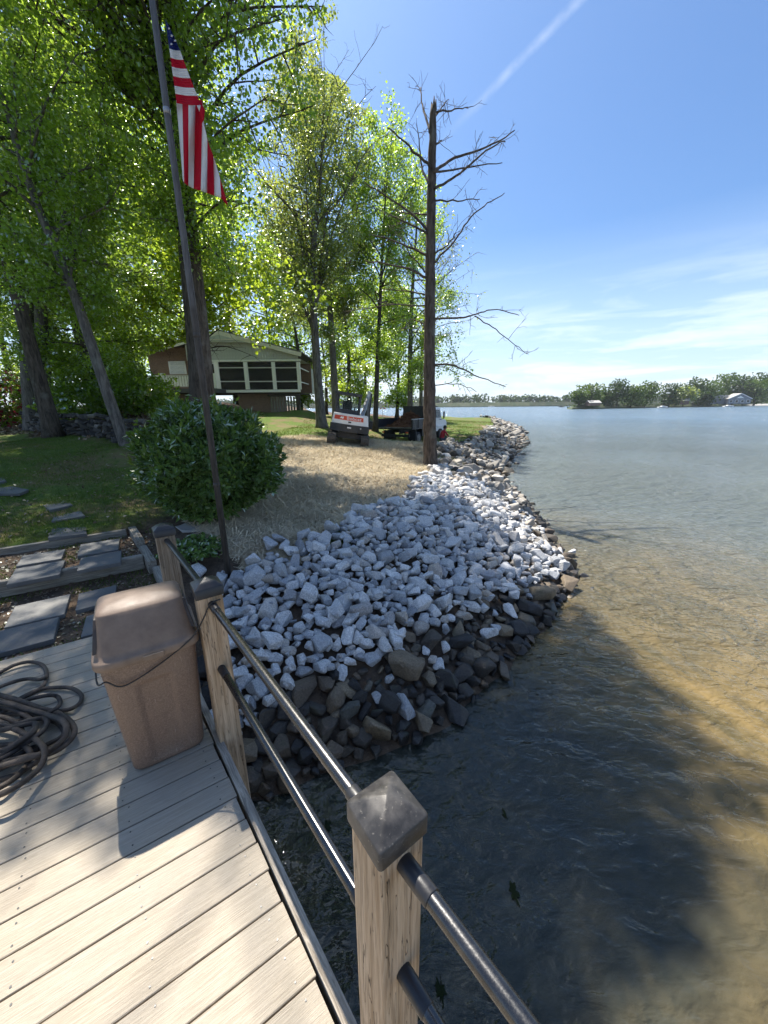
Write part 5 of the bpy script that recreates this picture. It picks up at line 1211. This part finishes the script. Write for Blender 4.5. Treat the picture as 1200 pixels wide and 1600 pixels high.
# ------------------------------------------------------------------ dump truck
def truck():
    o2 = np.array([.72, 24.05]); z = min(gz(*o2), gz(2, 24.4)) + .0
    root = tag(empty('dump_truck', (o2[0], o2[1], z), math.radians(-30)), 'black flatbed dump truck with white cab parked behind the dead tree', 'truck')
    pt = lambda name, b, m, bev=.0, parent=root, smooth=False: b.build(name, m, parent, smooth, bev)
    bed = pt('bed_floor', MB().box((0, 1.75, 1.06), (2.4, 3.5, .12)), m_tblack, .01); pt('bed_edge', MB().box((0, -.03, 1.10), (2.3, .05, .035)), m_timber, .004, bed)
    for sx in (-1, 1):
        sd = pt('side_panel', MB().box((sx * 1.18, 1.75, 1.36), (.05, 3.5, .48)), m_tblack, .008)
        for y in (.05, .9, 1.75, 2.6, 3.45): pt('stake', MB().box((sx * 1.22, y, 1.34), (.05, .09, .54)), m_tblack, .006, sd)
        pt('top_rail', MB().box((sx * 1.18, 1.75, 1.62), (.08, 3.5, .05)), m_xgrey if sx > 0 else m_tblack, .006, sd)
    hb_ = pt('headboard', MB().box((0, 3.52, 1.75), (2.4, .06, 1.25)), m_tblack, .01); pt('cab_guard', MB().box((0, 3.8, 2.38), (2.4, .6, .05)), m_tblack, .01, hb_)
    for sx in (-1, 1): pt('chassis_rail', MB().box((sx * .42, 2.6, .86), (.12, 5.4, .24)), m_xdark)
    pt('bumper', MB().box((0, .08, .62), (2.0, .10, .16)).box((-.7, .08, .8), (.08, .08, .3)).box((.7, .08, .8), (.08, .08, .3)), m_xdark, .01); pt('tool_box', MB().box((.85, 2.2, .72), (.5, .9, .46)), m_xdark, .01); pt('mud_flap', MB().box((.9, .62, .62), (.5, .03, .55)), m_rubber); pt('mud_flap', MB().box((-.9, .62, .62), (.5, .03, .55)), m_rubber)
    for sx in (-1, 1): pt('tail_lamp', MB().box((sx * .85, .02, .82), (.16, .04, .09)), m_xorange, .006)
    def wheel(x, y, w=.26, dual=False):
        wh = empty('wheel', (x, y, .41)); wh.parent = root
        for dx in ((0,) if not dual else (-.14, .14)):
            prof = [(-w / 2, .27), (-w / 2, .37), (-w / 2 + .04, .405), (w / 2 - .04, .405), (w / 2, .37), (w / 2, .27)]; rings = [[(dx + px_, rr * math.cos(a), rr * math.sin(a)) for a in np.linspace(0, 2 * math.pi, 24, endpoint=False)] for px_, rr in prof]
            MB().loft(rings, 0, True, True).build('tyre', m_tyre, wh, smooth=False)
        s = 1 if x > 0 else -1; rx = (.14 if dual else 0) * s
        rings = [[(rx + s * q, rr * math.cos(a), rr * math.sin(a)) for a in np.linspace(0, 2 * math.pi, 20, endpoint=False)] for q, rr in ((w / 2 + .006, .265), (w / 2 + .012, .24), (w / 2 - .05, .20), (w / 2 - .05, .11), (w / 2 + .03, .08), (w / 2 + .03, .02))]
        MB().loft(rings).build('rim', m_wheelrim, wh, smooth=False)
    wheel(.92, 1.05, .24, True); wheel(-.92, 1.05, .24, True); wheel(.98, 5.1); wheel(-.98, 5.1)
    cabp = [(3.95, .65), (3.95, 1.55), (4.02, 2.28), (5.05, 2.28), (5.45, 1.52), (6.35, 1.38), (6.5, 1.2), (6.5, .6)]
    cb = MB(); n = len(cabp); cb.add([(-.98, y, z_) for y, z_ in cabp] + [(.98, y, z_) for y, z_ in cabp], [tuple(range(n)), tuple(range(2 * n - 1, n - 1, -1))] + [(i, (i + 1) % n, (i + 1) % n + n, i + n) for i in range(n)]); cab = pt('cab', cb, m_xwhite, .05)
    for sx in (-1, 1): pt('side_window', MB().add([(sx * .987, 4.12, 1.58), (sx * .987, 5.28, 1.58), (sx * .987, 5.0, 2.14), (sx * .987, 4.16, 2.14)], [(0, 1, 2, 3)]), m_glass, 0, cab); pt('door_handle', MB().box((sx * 1.0, 4.2, 1.42), (.03, .16, .04)), m_xdark, 0, cab); pt('mirror', MB().box((sx * 1.32, 5.0, 1.78), (.08, .16, .46)).bar((sx * .98, 5.05, 1.45), (sx * 1.32, 5.0, 1.52), .04, .04), m_black, .012, cab)
    pt('rear_window', MB().box((0, 3.985, 1.92), (1.3, .02, .4)), m_glass, 0, cab); pt('windscreen', MB().add([(-.85, 5.47, 1.55), (.85, 5.47, 1.55), (.8, 5.09, 2.2), (-.8, 5.09, 2.2)], [(0, 1, 2, 3)]), m_glass, 0, cab); pt('fender', MB().box((.97, 5.1, .98), (.12, 1.15, .18)), m_xwhite, .05, cab)
    # load of brush and bark
    M = root.matrix_world if False else Matrix.Translation(root.location) @ Matrix.Rotation(math.radians(-30), 4, 'Z')
    r = np.random.default_rng(17); heap = MB(); G = 15; vs, fs = [], []
    hz = lambda x, y: 1.13 + .82 * math.exp(-((x - .1) / .75) ** 2 - ((y - 1.9) / 1.0) ** 2) + .05 * math.sin(9 * x) * math.sin(7 * y)
    for j in range(G + 1):
        for i in range(G + 1):
            x, y = -1.12 + 2.24 * i / G, .25 + 3.1 * j / G; vs.append(M @ Vector((x, y, hz(x, y) if 0 < i < G and 0 < j < G else 1.13)))
    fs = [(j * (G + 1) + i, j * (G + 1) + i + 1, (j + 1) * (G + 1) + i + 1, (j + 1) * (G + 1) + i) for j in range(G) for i in range(G)]; heap.add(vs, fs)
    for k in range(750):
        x, y = np.clip(r.normal() * .55 + .1, -1.05, 1.05), np.clip(1.9 + r.normal() * .75, .3, 3.3); d = unit(np.r_[r.normal(size=2), r.normal() * .35]); L = r.uniform(.1, .42); p = np.array([x, y, hz(x, y) + .03]); a, b_ = M @ Vector(p - d * L / 2), M @ Vector(p + d * L / 2); heap.tube([a, b_], r.uniform(.008, .026), 4)
    for i in range(len(heap.v)): heap.v[i] = tuple(Vector(heap.v[i]) - (M @ Vector((0, 1.8, 1.12))))
    ho = heap.build('brush_heap', m_debris); ho.location = M @ Vector((0, 1.8, 1.12)); tag(ho, 'heap of reddish brown bark and sticks loaded in the truck bed', 'debris')
    p0, p1 = M @ Vector((1.42, .55, 0.02)), M @ Vector((1.24, .15, 1.62)); tag(MB().tube([p0, p1], .018, 6).build('pole_tool', m_timber), 'thin pole leaning against the truck bed side panel', 'pole')
truck()

# ------------------------------------------------------------------ crouching person
def person():
    x, y = 3.52, 23.2; z = gz(x, y); root = tag(empty('person', (x, y, z), math.radians(15)), 'person in red shirt and dark trousers crouching beside the truck', 'person')
    J = {'pel': ((0, 0, .40), .15), 'bel': ((.06, 0, .60), .155), 'che': ((.14, 0, .82), .16), 'nec': ((.20, 0, .98), .062), 'hd0': ((.235, 0, 1.06), .085), 'hd1': ((.26, 0, 1.16), .092), 'hd2': ((.26, 0, 1.22), .06)}
    E_ = [('pel', 'bel'), ('bel', 'che'), ('che', 'nec'), ('nec', 'hd0'), ('hd0', 'hd1'), ('hd1', 'hd2')]
    for s, t in ((1, 'l'), (-1, 'r')):
        J.update({t + 'hip': ((.02, s * .10, .36), .105), t + 'kne': ((.38, s * .17, .50), .072), t + 'cal': ((.24, s * .16, .27), .066), t + 'ank': ((.12, s * .15, .09), .045), t + 'toe': ((.30, s * .17, .045), .042), t + 'sho': ((.15, s * .19, .90), .072), t + 'elb': ((.34, s * .25, .68), .048), t + 'wri': ((.50, s * .14, .50), .033), t + 'pal': ((.56, s * .12, .45), .035)})
        E_ += [('pel', t + 'hip'), (t + 'hip', t + 'kne'), (t + 'kne', t + 'cal'), (t + 'cal', t + 'ank'), (t + 'ank', t + 'toe'), ('che', t + 'sho'), (t + 'sho', t + 'elb'), (t + 'elb', t + 'wri'), (t + 'wri', t + 'pal')]
        for k, (dx, dy, dz) in enumerate(((.02, -.05 * s, .0), (.07, -.028 * s, -.05), (.08, -.01 * s, -.06), (.075, .01 * s, -.06), (.06, .028 * s, -.05))):
            n = t + 'f%d' % k; J[n] = ((.58 + dx, s * .12 + dy, .43 + dz), .010); E_.append((t + 'pal', n))
    names = list(J); me = bpy.data.meshes.new('body'); me.from_pydata([J[n][0] for n in names], [(names.index(a), names.index(b)) for a, b in E_], []); o = bpy.data.objects.new('body', me); COL.objects.link(o)
    sk = o.modifiers.new('skin', 'SKIN')
    for i, n in enumerate(names): me.skin_vertices[0].data[i].radius = (J[n][1],) * 2
    me.skin_vertices[0].data[0].use_root = True
    o.modifiers.new('sub', 'SUBSURF').levels = 2
    dg = bpy.context.evaluated_depsgraph_get(); m2 = bpy.data.meshes.new_from_object(o.evaluated_get(dg)); bpy.data.objects.remove(o)
    for m in (m_skin, m_shirt, m_jeans, m_shoe): m2.materials.append(m)
    jp = np.array([J[n][0] for n in names])
    for p in m2.polygons:
        c = np.array(p.center); k = names[int(np.argmin(((jp - c) ** 2).sum(1)))]
        p.material_index = 0 if k[:2] == 'hd' or k[1:] in ('wri', 'pal') or k[1:2] == 'f' or k == 'nec' and c[2] > 1.0 else (2 if k == 'pel' or k[1:] in ('hip', 'kne', 'cal') else (3 if k[1:] in ('toe', 'ank') and c[2] < .10 else (2 if k[1:] == 'ank' else 1))); p.use_smooth = True
        if k[1:] == 'elb' and c[2] < .66: p.material_index = 0
    body = link('body', m2, root)
    h = MB(); rings = []
    for q in range(7):
        a = q / 6 * math.pi * .62; rings.append([(.252 + .112 * math.sin(a) * math.cos(t) - .012, .105 * math.sin(a) * math.sin(t), 1.165 + .105 * math.cos(a) - (.03 * (1 - math.cos(t)) if q > 3 else 0)) for t in np.linspace(0, 2 * math.pi, 14, endpoint=False)])
    h.loft(rings[1:]).build('hair', m_hair, root, smooth=True)
    f = MB(); f.tube([(.345, 0, 1.15), (.372, 0, 1.115), (.35, 0, 1.105)], [.008, .016, .010], 6)
    for s in (1, -1): f.tube([(.26, s * .088, 1.155), (.262, s * .10, 1.13), (.26, s * .088, 1.105)], [.012, .018, .010], 6)
    f.build('nose_and_ears', m_skin, root, smooth=True)
    e = MB()
    for s in (1, -1): e.tube([(.338, s * .034, 1.155), (.349, s * .034, 1.155)], [.012, .008], 8)
    e.tube([(.342, -.025, 1.075), (.346, 0, 1.074), (.342, .025, 1.075)], .006, 5); e.build('eyes_and_mouth', m_hair, root)
person()
def logs():
    b0 = np.array([4.35, 22.9]); z = gz(*b0); r = np.random.default_rng(2)
    for k, (dx, dy, a, L, rr, dz, lb) in enumerate(((0, 0, .3, .85, .13, 0, 'thick brown cut log lying in the grass right of the crouching person'), (.25, .35, -.5, .7, .10, 0, 'short dark cut log behind the thick one beside the lawn rocks'))):
        p = np.array([b0[0] + dx, b0[1] + dy]); zz = gz(*p) + rr * .85; d = np.array([math.cos(a), math.sin(a), .03]); pts = [d * L * (t - .5) + r.normal(size=3) * .008 for t in np.linspace(0, 1, 6)]; o = MB().tube(pts, [rr * (1 + .06 * r.normal()) for _ in range(6)], 11).build('cut_log', m_bark, None, smooth=True); o.location = (p[0], p[1], zz); tag(o, lb, 'log')
logs()
# small umbrella seen between the trunks
def umbrella():
    p = aty(598, 637, 46); z = gz(p[0], 46); root = tag(empty('garden_umbrella', (p[0], 46, z)), 'small red and white umbrella far off between the trunks behind the truck', 'umbrella'); t = p[2] - z
    MB().tube([(0, 0, 0), (0, 0, t)], .03, 6).build('pole', m_trimw, root)
    b = MB(); n = 10
    for k in range(n):
        a, a2 = 2 * math.pi * k / n, 2 * math.pi * (k + 1) / n; b.add([(0, 0, t + .12), (.55 * math.cos(a), .55 * math.sin(a), t - .16), (.55 * math.cos(a2), .55 * math.sin(a2), t - .16)], [(0, 1, 2)], k % 2)
    b.build('canopy', [m_redcloth, m_white], root)
umbrella()

# ------------------------------------------------------------------ far shores
def far_land(name, poly, z0, z1, inset):
    c = np.mean(poly, 0); b = MB(); n = len(poly); q = [c + (np.array(p) - c) * inset for p in poly]
    b.add([(p[0], p[1], -1.4) for p in poly] + [(p[0] + 0, p[1], z0) for p in [c + (np.array(p) - c) * .995 for p in poly]] + [(p[0], p[1], z1) for p in q], [(i, (i + 1) % n, (i + 1) % n + n, i + n) for i in range(n)] + [(i + n, (i + 1) % n + n, (i + 1) % n + 2 * n, i + 2 * n) for i in range(n)] + [tuple(range(2 * n, 3 * n))])
    return tag(b.build(name, m_farland), kind='structure')
m_farland = mat('far_bank', lambda T: P(T, T.mix(T.mapr(T.noise(pos(T), .12, 5, .6), .4, .6), (.045, .07, .025), (.09, .10, .05)), .95))
far_land('far_point', [(118, 243), (150, 262), (215, 300), (300, 345), (420, 420), (700, 560), (700, 760), (300, 520), (160, 330), (124, 262)], -.4, 2.0, .93)
far_land('far_shore', [(-700, 640), (-100, 655), (60, 660), (240, 640), (420, 660), (900, 690), (1600, 700), (1600, 1100), (-700, 1100)], .0, 6.0, .95)
def far_tree(u, vt, wpx, Y, label, m, seed, vbase=None, shape=1.0, n=900):
    r = np.random.default_rng(seed); t = Y * cp * 1.02; top = aty(u, vt, Y); z0 = 0.3; hgt = (top[2] - z0) * 1.08; rad = wpx / 2 / F * Y * 1.0
    root = tag(empty('shore_tree', (top[0], Y, z0)), label, 'tree', 'trees on the far point'); b = MB(); b.tube([(0, 0, -1), (.1, 0, hgt * .3), (-.2, 0, hgt * .7)], [.45, .32, .12], 7)
    nl = 12; lob = []
    for k in range(nl):
        a = k * 2.4; q = r.uniform(.25, .8); lob.append((rad * .72 * math.cos(a) * q, rad * .72 * math.sin(a) * q, hgt * (.22 + .66 * r.uniform()), rad * r.uniform(.45, .68)))
        b.tube([(0, 0, hgt * .28), (lob[-1][0], lob[-1][1], lob[-1][2])], [.16, .05], 5)
    lob.append((0, 0, hgt * .86, rad * .55)); b.build('trunk', m_bark, root)
    C = []
    for lx, ly, lz, lr in lob:
        k = n // len(lob); u_ = unit(r.normal(size=(k, 3))); C.append(np.array([lx, ly, lz]) + u_ * (lr * (1 - .45 * r.uniform(size=k) ** 2))[:, None] * np.array([1, 1, .82]))
    C = np.vstack(C); C = C[(C[:, 2] < hgt * 1.04) & (C[:, 2] > hgt * .03)]
    link('crown', leaf_mesh('crown', C, 1.15 * Y / 280, m, r, LEAF5, None, .6), root)
FT = [(906, 614, 26, 252, 'small tree at the tip of the far point', 0), (926, 604, 44, 256, 'broad tree second from the tip of the far point', 0), (948, 612, 26, 268, 'low tree between the first two tall ones on the point', 1), (969, 596, 40, 270, 'tallest tree near the tip of the far point', 1), (990, 606, 34, 276, 'rounded tree right of the tallest one on the point', 0), (1013, 600, 40, 282, 'full bright tree before the gap in the point', 0),
      (1051, 603, 34, 300, 'open crowned tree just right of the gap', 1), (1072, 606, 34, 305, 'brownish thin tree left of the dark cedar', 2), (1090, 594, 34, 330, 'tall tree rising above the dark cedar', 1), (1110, 600, 40, 335, 'bright tree above the grey house roof end', 0), (1130, 589, 46, 355, 'tall tree behind the grey lake house', 0), (1152, 591, 40, 360, 'dark tree behind the white gable', 1), (1168, 598, 28, 350, 'thin dark tree right of the grey lake house', 1), (1190, 587, 46, 372, 'dark crown at the right edge of the picture', 1), (1186, 596, 44, 345, 'large pale green tree right of the lake house', 0), (1225, 590, 60, 380, 'tree just beyond the right picture edge', 0)]
for i, (u, vt, w, Y, lb, k) in enumerate(FT): far_tree(u, vt, w, Y, lb, (m_far_leaf, m_far_leaf_b, m_leaf_pale)[k], 300 + i, n=1500)
far_tree(1101, 615, 24, 315, 'dense dark cedar by the water left of the lake house', m_far_leaf_b, 340, n=2200)
def far_shrubs():
    r = np.random.default_rng(8); n = 2600; t = r.uniform(0, 1, n); x = np.interp(t, [0, .1, .35, .6, 1], [119, 152, 217, 302, 422]); y = np.interp(t, [0, .1, .35, .6, 1], [244, 263, 301, 346, 421]) + r.uniform(1, 14, n)
    C = np.c_[x + r.normal(size=n), y, .2 + np.abs(r.normal(size=n)) * 1.1 * (vnoise(x, y, .07) + .35).clip(.05, 1) * 2]; return tag(link('shore_scrub', leaf_mesh('shore_scrub', C, 1.0, m_far_leaf_b, r, LEAF5)), 'low scrub along the waterline of the far point', 'scrub', None, 'stuff')
far_shrubs()
def far_woods():
    r = np.random.default_rng(6); out = []
    for k in range(1000):
        x = r.uniform(-420, 1300); y = 668 + r.uniform(0, 46) + (40 if x > 420 else 0); h = (9.5 + 5 * r.uniform()) * (1 + .25 * math.sin(x * .012)) + max(0, min(1, (x - 60) / 260)) * 3.5; rad = r.uniform(4, 7.5); n = 34; u = unit(r.normal(size=(n, 3))); out.append(np.array([x, y, h * .5 + .5]) + u * np.array([rad, rad * .6, h * .55]))
    return tag(link('far_woods', leaf_mesh('far_woods', np.vstack(out), 3.4, m_far_leaf_b, r, LEAF5, None, .5)), 'continuous dark woods along the distant shore', 'woods', None, 'stuff')
far_woods()
def far_house(name, label, u, Y, w, d, h, roofh, wallm, roofm, rz, gable_front=True, nwin=3):
    p = aty(u, 632, Y); z = 1.0; root = tag(empty(name, (p[0], Y, z), rz), label, 'house'); wl = MB().box((0, 0, h / 2), (w, d, h)); wl.add([(-w / 2, -d / 2, h), (w / 2, -d / 2, h), (0, -d / 2, h + roofh), (-w / 2, d / 2, h), (w / 2, d / 2, h), (0, d / 2, h + roofh)], [(0, 1, 2), (5, 4, 3)]); wl.build('wall', wallm, root)
    o = .5
    for s in (-1, 1):
        b = MB(); b.add([(s * (w / 2 + o), -d / 2 - o, h - o * roofh / (w / 2)), (0, -d / 2 - o, h + roofh), (0, d / 2 + o, h + roofh), (s * (w / 2 + o), d / 2 + o, h - o * roofh / (w / 2))] + [(s * (w / 2 + o), -d / 2 - o, h + .3 - o * roofh / (w / 2)), (0, -d / 2 - o, h + roofh + .3), (0, d / 2 + o, h + roofh + .3), (s * (w / 2 + o), d / 2 + o, h + .3 - o * roofh / (w / 2))], [(0, 1, 2, 3), (4, 5, 6, 7), (0, 1, 5, 4), (1, 2, 6, 5), (2, 3, 7, 6), (3, 0, 4, 7)]); b.build('roof', roofm, root)
    for k in range(nwin): 
        wn = MB().box(((k - (nwin - 1) / 2) * w / nwin, -d / 2 - .04, h * .5), (w / nwin * .55, .08, h * .5)).build('window', m_white, root); MB().box(((k - (nwin - 1) / 2) * w / nwin, -d / 2 - .10, h * .5), (w / nwin * .45, .05, h * .42)).build('pane', m_glass, wn)
    return root
hh = far_house('lake_house', 'grey lake house with white gable on the far point', 1148, 325, 15, 12, 4.2, 4.0, m_housegrey, m_houseroof, math.radians(-18), True, 4)
MB().box((-12.5, 4, 2.1), (12, 9, 4.2)).build('wing', m_housegrey, hh); MB().prism([(-19, 4.1), (-6, 4.1), (-6, 7.4), (-18, 7.0)], -1, 9).build('wing_roof', m_houseroof, hh)
for s in (-1, 1): MB().bar((s * 8, -6.6, 4.0), (0, -6.6, 8.2), .1, .5).build('rake_trim', m_white, hh)
MB().prism([(-2.6, 4.6), (2.6, 4.6), (0, 6.4)], -6.12, -6.06).build('gable_panel', m_white, hh)
far_house('brown_house', 'small brown house partly hidden between the far trees', 1064, 305, 11, 8, 2.8, 2.2, m_housebrown, m_houseroof, math.radians(60), True, 3)
far_house('boathouse', 'low pale-roofed boathouse at the tip of the far point', 926, 246, 9, 6, 1.6, 1.3, m_housebrown, m_houseroof, math.radians(80), True, 2)
def boat(name, label, u, v, Y, L, m, mast=False, person_=False):
    p = aty(u, v, Y); root = tag(empty(name, (p[0], Y, WATER)), label, 'boat'); b = MB(); rings = []
    for t in np.linspace(0, 1, 7):
        w = L * .17 * (1 - max(0, t - .45) ** 2 * 3.2); rings.append([(L * (t - .5), -w, .75 + .25 * t), (L * (t - .5), -w * .6, -.2), (L * (t - .5), w * .6, -.2), (L * (t - .5), w, .75 + .25 * t)])
    b.loft(rings).build('hull', m, root); MB().box((-.05 * L, 0, 1.1), (L * .28, L * .22, .7)).build('cabin', m, root); MB().box((-.02 * L, 0, 1.5), (L * .02, L * .2, .35)).build('windscreen', m_glass, root)
boat('motor_boat', 'small dark boat out on the far open water', 877, 639, 420, 6, m_xdark); boat('motor_boat', 'white boat moored before the grey lake house', 1139, 633, 308, 8, m_white)
boat('motor_boat', 'white boat by the distant shore near the dead tree', 768, 636, 600, 9, m_white); boat('motor_boat', 'white boat moored beside the open crowned tree', 1036, 634, 285, 7, m_white)
def beach_bank():
    b = MB(); pts = [(352, 372, -.9), (372, 384, -.9), (410, 405, -.9), (410, 412, .6), (368, 392, .7), (352, 382, .5)]; b.add(pts, [tuple(range(6))]); return tag(b.build('sand_bank', m_concrete), kind='structure')
beach_bank()

# ------------------------------------------------------------------ flat dark green patches on the water by the dock
m_patch = mat('water_patch', leaf_fn((.010, .016, .008), (.030, .042, .016), (.02, .03, .01), .15, .05))
def weeds():
    r = np.random.default_rng(14)
    for u, v, s_, lb in ((803, 1395, .055, 'largest dark patch in the shaded water right of the near post'), (690, 1548, .05, 'dark patch in the water just under the lower right rail'), (788, 1272, .03, 'smallest dark patch in the water above the others'), (512, 1290, .05, 'dark patch in the black water between dock edge and rails')):
        c = atz(u, v, WATER + .004); k = 22; rr = s_ * (.35 + .9 * r.uniform(size=k) ** 1.5); b = MB(); b.add([(0, 0, .004)] + [(rr[i] * math.cos(i * 6.283 / k) * .6, rr[i] * math.sin(i * 6.283 / k) * 1.3, .001 + .004 * (i % 2)) for i in range(k)], [(0, 1 + i, 1 + (i + 1) % k) for i in range(k)]); o = b.build('water_patch', m_patch); o.location = c; tag(o, lb, 'weed', 'dark patches on the shaded water')
weeds()

# ------------------------------------------------------------------ air
def haze_box():
    x0, x1, y0, y1, z0, z1 = -895, 2590, -195, 3190, -6.0, 45.0
    b = MB().box(((x0 + x1) / 2, (y0 + y1) / 2, (z0 + z1) / 2), (x1 - x0, y1 - y0, z1 - z0)); o = b.build('haze', [])
    m = bpy.data.materials.new('haze_air'); m.use_nodes = True; m.node_tree.nodes.clear(); T = NT(m.node_tree)
    v = T.add('ShaderNodeVolumePrincipled', {'Color': (.86, .92, 1.0, 1), 'Density': .00013, 'Anisotropy': .2}); T.add('ShaderNodeOutputMaterial', {'Volume': v.outputs[0]})
    o.data.materials.append(m); return tag(o, 'thin pale summer haze over the lake', 'haze', None, 'stuff')
haze_box()
